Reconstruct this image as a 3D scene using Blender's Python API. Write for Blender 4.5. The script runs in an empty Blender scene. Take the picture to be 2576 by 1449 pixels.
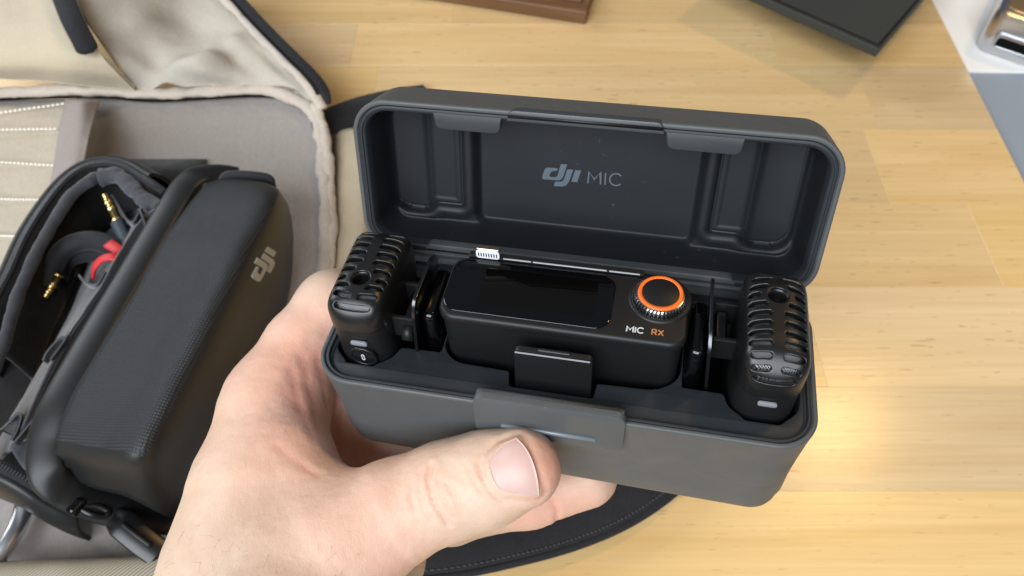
import bpy, bmesh, math, random
import numpy as np
from mathutils import Matrix, Vector, geometry
random.seed(7); RNG = np.random.default_rng(5)
PI = math.pi
scene = bpy.context.scene
COL = scene.collection
MM = 0.001                      # everything is modelled in millimetres and stored in metres

# ------------------------------------------------------------------ camera
FPX, CX, CY = 1900.0, 1288.0, 724.5          # lens of the photo at 2576 x 1449
CAM_H = 300.0
Cw = np.array([[1, 0, 0], [0, .82904, -.55919], [0, .55919, .82904]])   # columns: right, up, back
CAMP = np.array([0, 0, CAM_H])
cam = bpy.data.cameras.new('camera'); camo = bpy.data.objects.new('camera', cam); COL.objects.link(camo)
cam.sensor_width = 36; cam.lens = 36 * FPX / 2576; cam.clip_start = .01; cam.clip_end = 50
M4 = np.eye(4); M4[:3, :3] = Cw; M4[:3, 3] = CAMP * MM
camo.matrix_world = Matrix(M4.tolist())
cam.dof.use_dof = True; cam.dof.focus_distance = .158; cam.dof.aperture_fstop = 30
scene.camera = camo

# ------------------------------------------------------------------ light
scene.view_settings.view_transform = 'Standard'; scene.view_settings.look = 'None'
scene.view_settings.exposure = 0.12; scene.view_settings.gamma = 1
w = bpy.data.worlds.new('World'); scene.world = w; w.use_nodes = True
w.node_tree.nodes['Background'].inputs[0].default_value = (.80, .88, 1.0, 1)
w.node_tree.nodes['Background'].inputs[1].default_value = .12

def area(name, loc, target, sx, sy, power, col, spread=PI):
    l = bpy.data.lights.new(name, 'AREA'); l.shape = 'RECTANGLE'; l.size = sx; l.size_y = sy
    l.energy = power; l.color = col; l.spread = spread
    o = bpy.data.objects.new(name, l); COL.objects.link(o); o.location = loc
    o.rotation_euler = (Vector(target) - Vector(loc)).to_track_quat('-Z', 'Y').to_euler()
    return o
area('front_window_light', (-.60, -1.08, 1.28), (0, .12, .1), 1.8, 1.4, 58, (.90, .95, 1.0))  # cool daylight of an unseen window behind the viewer
area('window_light', (-1.7, 1.25, 1.15), (-.1, .3, 0), 1.1, 1.0, 19, (.90, .95, 1.0))
area('lamp_light', (.634, .615, 1.12), (.1, .15, 0), .08, .08, 2.7, (1, .60, .20))

# ------------------------------------------------------------------ case pose (camera solve)
R_c = np.array([[0.97822, 0.20171, -0.04898], [-0.12033, 0.74331, 0.65804], [0.16914, -0.63781, 0.75139]])
U_, _, V_ = np.linalg.svd(R_c); R_c = U_ @ V_
t_c = np.array([11.53, -10.98, -164.75])
RW = Cw @ R_c; TW = Cw @ t_c + CAMP
CASE = np.eye(4); CASE[:3, :3] = RW; CASE[:3, 3] = TW
LID_AL = math.radians(104.9)
LIDM = np.eye(4)
LIDM[:3, 0] = (1, 0, 0); LIDM[:3, 1] = (0, -math.cos(LID_AL), math.sin(LID_AL)); LIDM[:3, 2] = (0, math.sin(LID_AL), math.cos(LID_AL))
LIDM[:3, 3] = (0, 19.25, 0)

def ray(px, py):
    return Cw @ np.array([(px - CX) / FPX, -(py - CY) / FPX, -1.0])
def at(px, py, z):                # world point (mm) on the horizontal plane at height z
    d = ray(px, py); s = (z - CAM_H) / d[2]
    return CAMP + d * s
def dep(px, py, d):               # world point (mm) at camera depth d
    return CAMP + ray(px, py) * d
def on_plane(px, py, M, h):       # photo point to the local XY of frame M at local height h
    Mi = np.linalg.inv(M); d = Mi[:3, :3] @ ray(px, py); o = (Mi @ np.append(CAMP, 1))[:3]
    s = (h - o[2]) / d[2]
    return (o + d * s)[:2]
LIDW = CASE @ LIDM

# ------------------------------------------------------------------ object helpers
def m4(M):
    return Matrix(np.asarray(M).tolist())
def thing(name, label, cat, M=None, loc=None, group=None):
    o = bpy.data.objects.new(name, None); COL.objects.link(o); o.empty_display_size = .01
    if M is not None:
        A = np.array(M, float).copy(); A[:3, 3] *= MM; o.matrix_world = m4(A)
    elif loc is not None:
        o.location = [c * MM for c in loc]
    tag(o, label, cat, group); return o
def tag(o, label=None, cat=None, group=None, kind=None):
    if label: o['label'] = label
    if cat: o['category'] = cat
    if group: o['group'] = group
    if kind: o['kind'] = kind
    return o
def me(V, F, mat=None, smooth=True):
    m = bpy.data.meshes.new('mesh')
    V = np.asarray(V, float) * MM
    m.from_pydata(V.tolist(), [], [list(map(int, f)) for f in F] if not isinstance(F, np.ndarray) else F.tolist())
    m.update()
    if mat: m.materials.append(mat)
    m.polygons.foreach_set('use_smooth', [bool(smooth)] * len(m.polygons))
    return m
def obj(name, mesh, parent=None, M=None, loc=None, label=None, kind=None):
    """M / loc are in the parent's frame (mm)"""
    o = bpy.data.objects.new(name, mesh); COL.objects.link(o)
    if parent: o.parent = parent
    if M is not None:
        A = np.array(M, float).copy(); A[:3, 3] *= MM; o.matrix_local = m4(A)
    if loc is not None: o.location = [c * MM for c in loc]
    tag(o, label, None, None, kind)
    return o
def sharp(o, ang=35):
    me_ = o.data; bm = bmesh.new(); bm.from_mesh(me_)
    for e in bm.edges:
        if len(e.link_faces) == 2 and e.calc_face_angle(0) > math.radians(ang): e.smooth = False
    bm.to_mesh(me_); bm.free(); return o
def bevel(o, wd, seg=2, ang=35):
    b = o.modifiers.new('bevel', 'BEVEL'); b.width = wd * MM; b.segments = seg; b.limit_method = 'ANGLE'; b.angle_limit = math.radians(ang)
    b.harden_normals = False
    return o
def join(parts):
    V, F, n = [], [], 0
    for v, f in parts:
        v = np.asarray(v, float).reshape(-1, 3); V.append(v); F += [[i + n for i in q] for q in f]; n += len(v)
    return np.vstack(V), F
def box(x0, x1, y0, y1, z0, z1):
    V = [(x, y, z) for z in (z0, z1) for y in (y0, y1) for x in (x0, x1)]
    return np.array(V, float), [(0, 2, 3, 1), (4, 5, 7, 6), (0, 1, 5, 4), (2, 6, 7, 3), (0, 4, 6, 2), (1, 3, 7, 5)]
def rrect(a, b, r, n=8, cx=0, cy=0):
    P = []
    for k, (sx, sy) in enumerate(((1, 1), (-1, 1), (-1, -1), (1, -1))):
        for i in range(n + 1):
            th = PI / 2 * k + PI / 2 * i / n
            P.append((cx + sx * (a - r) + r * math.cos(th), cy + sy * (b - r) + r * math.sin(th)))
    return np.array(P)
def loop_surf(loops, cap0=False, cap1=False, closed=True):
    """loft of equally long closed loops (n,3)"""
    L = [np.asarray(l, float) for l in loops]; n = len(L[0]); V = np.vstack(L); F = []
    for k in range(len(L) - 1):
        for i in range(n if closed else n - 1):
            j = (i + 1) % n
            F.append((k * n + i, k * n + j, (k + 1) * n + j, (k + 1) * n + i))
    if cap0: F.append(tuple(range(n))[::-1])
    if cap1: F.append(tuple(range((len(L) - 1) * n, len(L) * n)))
    return V, F
def z_(P, z):
    P = np.asarray(P); return np.column_stack([P[:, 0], P[:, 1], np.full(len(P), float(z))])
def sweep_rr(a, b, r, prof, n=10, cap0=False, cap1=False, cx=0, cy=0):
    """profile (inset, z) swept round a rounded rectangle"""
    return loop_surf([z_(rrect(a - d, b - d, max(r - d, .25), n, cx, cy), z) for d, z in prof], cap0, cap1)
def arc(c0, c1, r, a0, a1, n=6):
    return [(c0 + r * math.cos(a0 + (a1 - a0) * i / n), c1 + r * math.sin(a0 + (a1 - a0) * i / n)) for i in range(n + 1)]
def poly_off(P, d):
    """inset a CCW polygon by d"""
    P = np.asarray(P, float); n = len(P); e = np.roll(P, -1, 0) - P; e /= np.linalg.norm(e, axis=1)[:, None] + 1e-12
    nl = np.column_stack([-e[:, 1], e[:, 0]]); pl = np.roll(nl, 1, 0); b = nl + pl
    b /= (np.linalg.norm(b, axis=1)[:, None] + 1e-9); c = np.clip((b * nl).sum(1), .35, 1)
    return P + b * (d / c)[:, None]
def ccw(P):
    P = np.asarray(P, float); a = np.sum(P[:, 0] * np.roll(P[:, 1], -1) - np.roll(P[:, 0], -1) * P[:, 1])
    return P if a > 0 else P[::-1]
def round_poly(P, r, n=4):
    """round the corners of a polygon, r a number or list"""
    P = np.asarray(P, float); N = len(P); out = []
    for i in range(N):
        p, a, b = P[i], P[i - 1], P[(i + 1) % N]
        ri = r[i] if hasattr(r, '__len__') else r
        u = a - p; v = b - p; lu, lv = np.linalg.norm(u), np.linalg.norm(v); u /= lu; v /= lv
        t = min(ri, lu * .48, lv * .48)
        for k in range(n + 1):
            s = k / n; out.append((1 - s) ** 2 * (p + u * t) + 2 * s * (1 - s) * p + s * s * (p + v * t))
    return np.array(out)
def plate(outer, holes, z1, z0, bev=.3):
    """extruded polygon with holes and bevelled top edges"""
    outer = ccw(outer); V, F, top = [], [], []; n = 0
    polys = []
    for k, P in enumerate([outer] + [ccw(h) for h in holes]):
        d = bev if k == 0 else -bev
        L = [z_(P, z0), z_(P, z1 - bev), z_(poly_off(P, d * .3), z1 - bev * .3), z_(poly_off(P, d), z1)]
        v, f = loop_surf(L)
        if k: f = [q[::-1] for q in f]
        V.append(v); F += [tuple(i + n for i in q) for q in f]
        m = len(P); top += list(range(n + 3 * m, n + 4 * m)); polys.append([Vector(p) for p in L[3]]); n += 4 * m
    for t in geometry.tessellate_polygon(polys):
        a, b, c = (top[i] for i in t); F.append((a, b, c))
    V = np.vstack(V)
    F2 = []
    for f in F:
        if len(f) == 3:
            a, b, c = V[f[0]], V[f[1]], V[f[2]]
            if (b[0] - a[0]) * (c[1] - a[1]) - (b[1] - a[1]) * (c[0] - a[0]) < 0: f = f[::-1]
        F2.append(f)
    return V, F2
def prism(P, z0, z1):
    """flat lettering / thin plates"""
    P = ccw(P); n = len(P); V = np.vstack([z_(P, z0), z_(P, z1)]); F = [(i, (i + 1) % n, n + (i + 1) % n, n + i) for i in range(n)]
    for t in geometry.tessellate_polygon([[Vector((p[0], p[1], 0)) for p in P]]):
        a, b, c = [P[i] for i in t]
        if (b[0] - a[0]) * (c[1] - a[1]) - (b[1] - a[1]) * (c[0] - a[0]) < 0: t = t[::-1]
        F.append(tuple(i + n for i in t)); F.append(tuple(t)[::-1])
    return V, F
def stroke(P, wd, z0, z1):
    """constant width line as a prism"""
    P = np.asarray(P, float); n = len(P); L, Rr = [], []
    for i in range(n):
        a = P[max(i - 1, 0)]; b = P[min(i + 1, n - 1)]; t = (b - a) / np.linalg.norm(b - a); nn = np.array([-t[1], t[0]])
        if 0 < i < n - 1:
            t1 = (P[i] - a) / np.linalg.norm(P[i] - a); c = max(.45, abs(np.dot(nn, [-t1[1], t1[0]])))
        else: c = 1
        L.append(P[i] + nn * wd / 2 / c); Rr.append(P[i] - nn * wd / 2 / c)
    V = np.vstack([z_(L, z0), z_(Rr, z0), z_(L, z1), z_(Rr, z1)]); F = []
    for i in range(n - 1):
        F += [(2 * n + i, 3 * n + i, 3 * n + i + 1, 2 * n + i + 1), (i, i + 1, 2 * n + i + 1, 2 * n + i)[::-1], (n + i, n + i + 1, 3 * n + i + 1, 3 * n + i)]
    F += [(0, n, 3 * n, 2 * n), (n - 1, 3 * n - 1, 4 * n - 1, 2 * n - 1)]
    return V, F
LET = {'M': ([[(0, 0), (.06, 1), (.5, .38), (.94, 1), (1, 0)]], 1.0), 'I': ([[(0, 0), (0, 1)]], 0.0),
       'C': ([[(.5 + .5 * math.cos(t), .5 + .5 * math.sin(t)) for t in np.linspace(.75, 2 * PI - .75, 16)]], .9),
       'R': ([[(0, 0), (0, 1), (.38, 1), (.58, .92), (.62, .73), (.58, .54), (.38, .46), (0, .46)], [(.34, .46), (.66, 0)]], .66),
       'X': ([[(0, 0), (.74, 1)], [(.74, 0), (0, 1)]], .74)}
def word(txt, o, ux, uy, h, wd, gap, z0, z1):
    """letters from origin o along ux with cap height h along uy"""
    o = np.asarray(o, float); ux = np.asarray(ux, float); uy = np.asarray(uy, float); parts = []; x = 0; k = 0
    for ch in txt:
        if ch == ' ': x += gap * 1.5; continue
        S_, adv = LET[ch]
        for s in S_:
            P = [o + ux * (x + p[0] * h) + uy * (p[1] * h) for p in s]
            parts.append(stroke(P, wd, z0 + k * .004, z1 + k * .004)); k += 1
        x += adv * h + gap
    return join(parts)
def catmull(P, m, closed=False):
    P = np.asarray(P, float); n = len(P); out = []
    segs = n if closed else n - 1
    for i in range(segs):
        p0 = P[(i - 1) % n] if closed or i else 2 * P[0] - P[1]
        p1 = P[i]; p2 = P[(i + 1) % n]
        p3 = P[(i + 2) % n] if closed or i + 2 < n else 2 * P[-1] - P[-2]
        for k in range(m):
            t = k / m
            out.append(.5 * ((2 * p1) + (-p0 + p2) * t + (2 * p0 - 5 * p1 + 4 * p2 - p3) * t * t + (-p0 + 3 * p1 - 3 * p2 + p3) * t ** 3))
    if not closed: out.append(P[-1])
    return np.array(out)
def frames(P, up=(0, 0, 1)):
    P = np.asarray(P, float); T = np.gradient(P, axis=0); T /= np.linalg.norm(T, axis=1)[:, None] + 1e-12
    up = np.asarray(up, float); S_ = np.cross(T, up); S_ /= np.linalg.norm(S_, axis=1)[:, None] + 1e-9
    N = np.cross(S_, T); return T, S_, N
def tube(P, r, n=10, up=(0, 0, 1), prof=None, caps=True, rr=None):
    """round (or profiled: list of (side, up)) tube along a path"""
    P = np.asarray(P, float); T, S_, N = frames(P, up)
    if prof is None: prof = [(math.cos(2 * PI * i / n), math.sin(2 * PI * i / n)) for i in range(n)]
    L = []
    for i in range(len(P)):
        k = r if rr is None else rr[i]
        L.append([P[i] + (S_[i] * a + N[i] * b) * k for a, b in prof])
    v, f = loop_surf(L); n = len(prof)
    if caps: f = f + [tuple(range(n))[::-1], tuple(range((len(P) - 1) * n, len(P) * n))]
    return v, [q[::-1] for q in f]
def ribbon(P, wd, th, up=(0, 0, 1)):
    h = wd / 2; t = th / 2
    return tube(P, 1, up=up, prof=[(-h, -t * .4), (-h + t * .6, -t), (h - t * .6, -t), (h, -t * .4), (h, t * .4), (h - t * .6, t), (-h + t * .6, t), (-h, t * .4)])
def grid_patch(rows, nu=6, nv=6):
    """rows of equally many 3D control points -> smooth Catmull-Rom sheet"""
    G = np.array([catmull(r, nu) for r in rows]); G = np.array([catmull(G[:, j], nv) for j in range(G.shape[1])]).transpose(1, 0, 2)
    return G
def sheet(G, thick=0, wr=0, sc=.05, seed=0):
    """grid (a,b,3) to closed slab of given thickness with wrinkles"""
    a, b = G.shape[:2]
    if wr: G = G + wr * np.stack([np.zeros((a, b)), np.zeros((a, b)), vnoise(G.reshape(-1, 3) * sc, seed).reshape(a, b)], -1)
    idx = np.arange(a * b).reshape(a, b)
    F = np.stack([idx[:-1, :-1], idx[:-1, 1:], idx[1:, 1:], idx[1:, :-1]], -1).reshape(-1, 4)
    V = G.reshape(-1, 3)
    du = np.gradient(G, axis=0); dv = np.gradient(G, axis=1); N = np.cross(dv, du); N /= np.linalg.norm(N, axis=-1)[..., None] + 1e-9
    if N[..., 2].mean() < 0: N = -N; F = F[:, ::-1]
    F = F.tolist()
    if thick:
        V2 = (G - N * thick).reshape(-1, 3); o = a * b; V = np.vstack([V, V2]); F += [[i + o for i in f[::-1]] for f in F]
        ed = list(idx[0, :]) + list(idx[1:, -1]) + list(idx[-1, -2::-1]) + list(idx[-2:0:-1, 0])
        for i in range(len(ed)):
            p, q = ed[i], ed[(i + 1) % len(ed)]; F.append([p, q, q + o, p + o])
    return V, F
def vnoise(P, seed=0, octv=2):
    """smooth value noise in -1..1"""
    P = np.asarray(P, float); out = 0; amp = 1; tot = 0
    for o in range(octv):
        Q = P * 2 ** o + seed * 17.3 + o * 5.1; i = np.floor(Q).astype(np.int64); f = Q - i; f = f * f * (3 - 2 * f); r = 0
        for dx in (0, 1):
            for dy in (0, 1):
                for dz in (0, 1):
                    h = (i[:, 0] + dx) * 374761393 + (i[:, 1] + dy) * 668265263 + (i[:, 2] + dz) * 2147483647
                    h = (h ^ (h >> 13)) * 1274126177; h = (h ^ (h >> 16)) & 0xffff
                    wgt = (f[:, 0] if dx else 1 - f[:, 0]) * (f[:, 1] if dy else 1 - f[:, 1]) * (f[:, 2] if dz else 1 - f[:, 2])
                    r = r + wgt * (h / 32767.5 - 1)
        out = out + r * amp; tot += amp; amp *= .5
    return out / tot

# ------------------------------------------------------------------ implicit surfaces
def smin(a, b, k):
    h = np.maximum(k - np.abs(a - b), 0) / k; return np.minimum(a, b) - h * h * k * .25
def smax(a, b, k): return -smin(-a, -b, k)
def sd_rr(x, y, a, b, r):
    qx = np.abs(x) - (a - r); qy = np.abs(y) - (b - r)
    return np.hypot(np.maximum(qx, 0), np.maximum(qy, 0)) + np.minimum(np.maximum(qx, qy), 0) - r
def sd_cap(P, a, b, ra, rb):
    a = np.asarray(a, float); b = np.asarray(b, float); ab = b - a
    t = np.clip((P - a) @ ab / (ab @ ab), 0, 1); return np.linalg.norm(P - a - t[:, None] * ab, axis=1) - (ra + (rb - ra) * t)
def surfnet(f, lo, hi, h, newton=1):
    lo = np.asarray(lo, float); n = np.ceil((np.asarray(hi) - lo) / h).astype(int); B = 8; nb = (n + B - 1) // B; n = nb * B
    ax = [lo[i] + h * np.arange(n[i]) for i in range(3)]
    cb = [lo[i] + h * (np.arange(nb[i]) * B + (B - 1) / 2) for i in range(3)]
    G = np.stack(np.meshgrid(*cb, indexing='ij'), -1).reshape(-1, 3); fc = f(G)
    A = np.repeat(np.repeat(np.repeat(fc.reshape(nb), B, 0), B, 1), B, 2).astype(np.float32)
    act = np.abs(fc) < B * h * .87 * 1.6
    bi = np.stack(np.unravel_index(np.nonzero(act)[0], nb), -1) * B
    off = np.stack(np.meshgrid(*[np.arange(B)] * 3, indexing='ij'), -1).reshape(-1, 3)
    I = (bi[:, None, :] + off[None]).reshape(-1, 3)
    for s in range(0, len(I), 400000):
        q = I[s:s + 400000]; A[q[:, 0], q[:, 1], q[:, 2]] = f(lo + q * h)
    Sg = A < 0
    c = [Sg[i:n[0] - 1 + i, j:n[1] - 1 + j, k:n[2] - 1 + k] for i in (0, 1) for j in (0, 1) for k in (0, 1)]
    s = sum(x.astype(np.int8) for x in c); mixed = (s > 0) & (s < 8)
    ci = np.argwhere(mixed); vid = np.full(mixed.shape, -1, np.int64); vid[mixed] = np.arange(len(ci))
    corners = [(i, j, k) for i in (0, 1) for j in (0, 1) for k in (0, 1)]
    val = np.stack([A[ci[:, 0] + i, ci[:, 1] + j, ci[:, 2] + k] for i, j, k in corners], 1)
    acc = np.zeros((len(ci), 3)); cnt = np.zeros(len(ci))
    for p in range(8):
        for q in range(p + 1, 8):
            d = np.array(corners[q]) - np.array(corners[p])
            if np.abs(d).sum() != 1: continue
            va, vb = val[:, p], val[:, q]; m = (va < 0) != (vb < 0); t = np.where(m, va / np.where(m, va - vb, 1), 0)
            acc += (np.array(corners[p]) + t[:, None] * d) * m[:, None]; cnt += m
    V = lo + (ci + acc / cnt[:, None]) * h
    F = []
    for axx in range(3):
        a1, a2 = [(1, 2), (2, 0), (0, 1)][axx]
        sl0 = [slice(1, n[i] - 1) for i in range(3)]; sl1 = list(sl0); sl0[axx] = slice(0, n[axx] - 1); sl1[axx] = slice(1, n[axx])
        x0 = Sg[tuple(sl0)]; x1 = Sg[tuple(sl1)]; e = np.argwhere(x0 != x1)
        base = e.copy(); base[:, a1] += 1; base[:, a2] += 1
        def v(d1, d2):
            b = base.copy(); b[:, a1] -= d1; b[:, a2] -= d2; return vid[b[:, 0], b[:, 1], b[:, 2]]
        q = np.stack([v(1, 1), v(0, 1), v(0, 0), v(1, 0)], 1); inn = x0[tuple(e.T)]
        q[~inn] = q[~inn][:, ::-1]; F.append(q)
    F = np.vstack(F); F = F[(F >= 0).all(1)]
    for _ in range(newton):
        e = h * .25; f0 = f(V); g = np.stack([f(V + np.eye(3)[i] * e) - f0 for i in range(3)], 1) / e
        V = V - np.clip(f0, -h, h)[:, None] * g / np.maximum((g * g).sum(1), .3)[:, None]
    return V, F

# ------------------------------------------------------------------ materials
def mat(name, col=(.5, .5, .5), rough=.5, metal=0, spec=.5, coat=0, bump=None, var=None, sss=0, sheen=0, build=None, smudge=None):
    """bump = (noise scale per mm, depth mm); var = (noise scale, dark colour, light colour)"""
    m = bpy.data.materials.new(name); m.use_nodes = True; nt = m.node_tree; b = nt.nodes['Principled BSDF']
    b.inputs['Base Color'].default_value = (*col, 1); b.inputs['Roughness'].default_value = rough; b.inputs['Metallic'].default_value = metal
    b.inputs['Specular IOR Level'].default_value = spec; b.inputs['Coat Weight'].default_value = coat; b.inputs['Coat Roughness'].default_value = .08
    b.inputs['Sheen Weight'].default_value = sheen
    K = NT(nt, b)
    if var: K.link(K.ramp(K.noise(var[0], 3), [(.35, var[1]), (.65, var[2])]), b.inputs['Base Color'])
    if bump: K.bump(K.noise(bump[0], 2), bump[1])
    if sss:
        b.inputs['Subsurface Weight'].default_value = sss; b.inputs['Subsurface Radius'].default_value = (1, .35, .2); b.inputs['Subsurface Scale'].default_value = .0035
    if build: build(K)
    if smudge: K.link(K.ramp(K.noise((smudge[0], smudge[0] * .6, smudge[0]), 4, .8), [(.35, smudge[1]), (.7, smudge[2])]), b.inputs['Roughness'])
    return m
class NT:
    def __init__(s, nt, b): s.nt, s.b = nt, b; s.co = None; s.last = None
    def n(s, t, **k):
        x = s.nt.nodes.new(t)
        for a, v in k.items(): setattr(x, a, v)
        return x
    def link(s, a, b): s.nt.links.new(a, b)
    def coord(s, scale=(1, 1, 1), rot=(0, 0, 0), rnd=0):
        if s.co is None:
            s.tc = s.n('ShaderNodeTexCoord'); v = s.n('ShaderNodeVectorMath', operation='SCALE'); v.inputs['Scale'].default_value = 1000
            s.link(s.tc.outputs['Object'], v.inputs[0]); s.co = v.outputs[0]
            if s.rndon:
                oi = s.n('ShaderNodeObjectInfo'); mu = s.n('ShaderNodeMath', operation='MULTIPLY'); mu.inputs[1].default_value = 3777
                s.link(oi.outputs['Random'], mu.inputs[0]); ad = s.n('ShaderNodeVectorMath', operation='ADD'); s.link(s.co, ad.inputs[0]); s.link(mu.outputs[0], ad.inputs[1]); s.co = ad.outputs[0]; s.rand = oi.outputs['Random']
        mp = s.n('ShaderNodeMapping'); mp.inputs['Scale'].default_value = scale; mp.inputs['Rotation'].default_value = rot
        s.link(s.co, mp.inputs[0]); return mp.outputs[0]
    rndon = False
    def noise(s, sc, det=2, dist=0, rot=(0, 0, 0), rough=.5):
        if not hasattr(sc, '__len__'): sc = (sc,) * 3
        x = s.n('ShaderNodeTexNoise'); x.inputs['Scale'].default_value = 1; x.inputs['Detail'].default_value = det; x.inputs['Distortion'].default_value = dist; x.inputs['Roughness'].default_value = rough
        s.link(s.coord(sc, rot), x.inputs['Vector']); return x.outputs['Fac']
    def ramp(s, fac, st):
        r = s.n('ShaderNodeValToRGB'); e = r.color_ramp.elements
        while len(e) < len(st): e.new(.5)
        for k, (p, c) in enumerate(st):
            e[k].position = p; e[k].color = (*c, 1) if hasattr(c, '__len__') else (c, c, c, 1)
        s.link(fac, r.inputs[0]); return r.outputs[0]
    def mix(s, fac, a, b, mode='MIX'):
        x = s.n('ShaderNodeMix', data_type='RGBA', blend_type=mode)
        if hasattr(fac, 'is_output'): s.link(fac, x.inputs[0])
        else: x.inputs[0].default_value = fac
        for i, v in ((6, a), (7, b)):
            if hasattr(v, 'is_output'): s.link(v, x.inputs[i])
            else: x.inputs[i].default_value = (*v, 1)
        return x.outputs[2]
    def math(s, op, a, b=None):
        x = s.n('ShaderNodeMath', operation=op)
        for i, v in enumerate((a, b)):
            if v is None: continue
            if hasattr(v, 'is_output'): s.link(v, x.inputs[i])
            else: x.inputs[i].default_value = v
        return x.outputs[0]
    def wave(s, sc, rot=(0, 0, 0), dist=0, axis='X'):
        x = s.n('ShaderNodeTexWave', bands_direction=axis); x.inputs['Scale'].default_value = 1 / (2 * PI) * 10 / 3.1831; x.inputs['Distortion'].default_value = dist
        if not hasattr(sc, '__len__'): sc = (sc,) * 3
        s.link(s.coord(sc, rot), x.inputs['Vector']); return x.outputs['Fac']
    def bump(s, h, depth):
        x = s.n('ShaderNodeBump'); x.inputs['Distance'].default_value = depth * MM; x.inputs['Strength'].default_value = 1
        s.link(h, x.inputs['Height'])
        if s.last is not None: s.link(s.last, x.inputs['Normal'])
        s.last = x.outputs[0]; s.link(s.last, s.b.inputs['Normal'])

def wood_build(light, dark, fibre=.28, pores=True, rnd=True):
    def go(K):
        K.rndon = rnd
        big = K.noise((.0045, .07, .05), 3, .8); fib = K.noise((.012, .6, .4), 5, .5, rough=.62); blot = K.noise((.012, .03, .03), 2)
        c = K.ramp(big, [(.30, dark), (.50, tuple((a + b) / 2 for a, b in zip(dark, light))), (.66, light)])
        c = K.mix(K.math('MULTIPLY', K.ramp(fib, [(.35, 1.0), (.6, 0.0)]), fibre), c, tuple(x * .80 for x in dark))
        c = K.mix(K.ramp(blot, [(.4, 0.0), (.7, .22)]), c, light)
        if pores:
            p = K.noise((.10, .8, .6), 1, .2); den = K.noise((.010, .02, .02), 1)
            pm = K.math('MULTIPLY', K.ramp(p, [(.69, 0.0), (.72, 1.0)]), K.ramp(den, [(.35, .25), (.65, .8)]))
            c = K.mix(pm, c, tuple(x * .66 for x in dark))
        if rnd:
            hv = K.n('ShaderNodeHueSaturation'); K.link(c, hv.inputs['Color']); K.link(K.ramp(K.rand, [(0, .80), (1, 1.0)]), hv.inputs['Value'])
            r2 = K.math('FRACT', K.math('MULTIPLY', K.rand, 7.31)); K.link(K.ramp(r2, [(0, .88), (1, 1.06)]), hv.inputs['Saturation']); c = hv.outputs[0]
        K.link(c, K.b.inputs['Base Color'])
        K.bump(fib, .05)
    return go
M = {}
M['plank'] = mat('rubberwood', rough=.215, spec=.5, build=wood_build((.82, .58, .285), (.71, .47, .20)))
M['walnut'] = mat('walnut', rough=.5, build=wood_build((.23, .12, .055), (.12, .055, .022), pores=False, rnd=False))
def case_b(K):
    m = K.math('MULTIPLY', K.ramp(K.noise(1.1, 1), [(.765, 0.), (.79, 1.)]), .5)
    K.link(K.mix(m, (.080, .084, .085), (.17, .17, .165)), K.b.inputs['Base Color']); K.bump(K.noise(5, 3), .022)
M['case'] = mat('case_plastic', (.080, .084, .085), .47, spec=.4, build=case_b, smudge=(.09, .40, .54))
M['case_edge'] = mat('case_rim', (.042, .046, .049), .38, spec=.5)
M['tray'] = mat('tray_plastic', (.022, .026, .030), .5, spec=.35, bump=(8, .01))
def dusty(K):
    d = K.noise(.9, 2, 0); big = K.noise(.06, 3)
    m = K.math('MULTIPLY', K.ramp(d, [(.70, 0.0), (.74, 1.0)]), K.ramp(big, [(.45, 0.0), (.7, .55)]))
    K.link(K.mix(m, (.0105, .012, .014), (.07, .08, .085)), K.b.inputs['Base Color'])
    K.bump(K.noise(7, 1), .01)
M['lid_in'] = mat('lid_lining', rough=.5, spec=.35, build=dusty)
M['black'] = mat('black_satin', (.007, .007, .007), .33, spec=.55, bump=(9, .006))
M['black2'] = mat('black_matte', (.0085, .0085, .009), .46, spec=.38)
M['dark'] = mat('dark_void', (.004, .004, .004), .8, spec=.1)
M['gloss'] = mat('black_glass', (.002, .002, .0025), .04, spec=.6, smudge=(.22, .03, .13))
M['grey_led'] = mat('lamp_window', (.22, .23, .25), .5)
M['white'] = mat('white_print', (.55, .58, .60), .5)
M['logo'] = mat('grey_print', (.085, .108, .13), .4)
M['orange'] = mat('orange_ring', (.85, .16, .02), .35)
M['orange_txt'] = mat('orange_print', (.50, .20, .07), .5)
M['chrome'] = mat('bright_steel', (.75, .76, .78), .18, 1)
M['steel'] = mat('dark_steel', (.10, .10, .11), .28, 1)
M['strip'] = mat('satin_strip', (.45, .47, .49), .4, .3)
M['gold'] = mat('gold_plating', (.85, .62, .25), .22, 1)
def mesh_b(K):
    a = K.wave((1.9, 1.9, 1.9), (0, 0, .6)); b = K.wave((1.9, 1.9, 1.9), (0, 0, .6), axis='Y'); h = K.math('MAXIMUM', a, b)
    K.link(K.ramp(h, [(.3, .02), (.9, .26)]), K.b.inputs['Base Color']); K.bump(h, .10)
M['grille'] = mat('wire_mesh', rough=.35, metal=.8, build=mesh_b)

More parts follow.
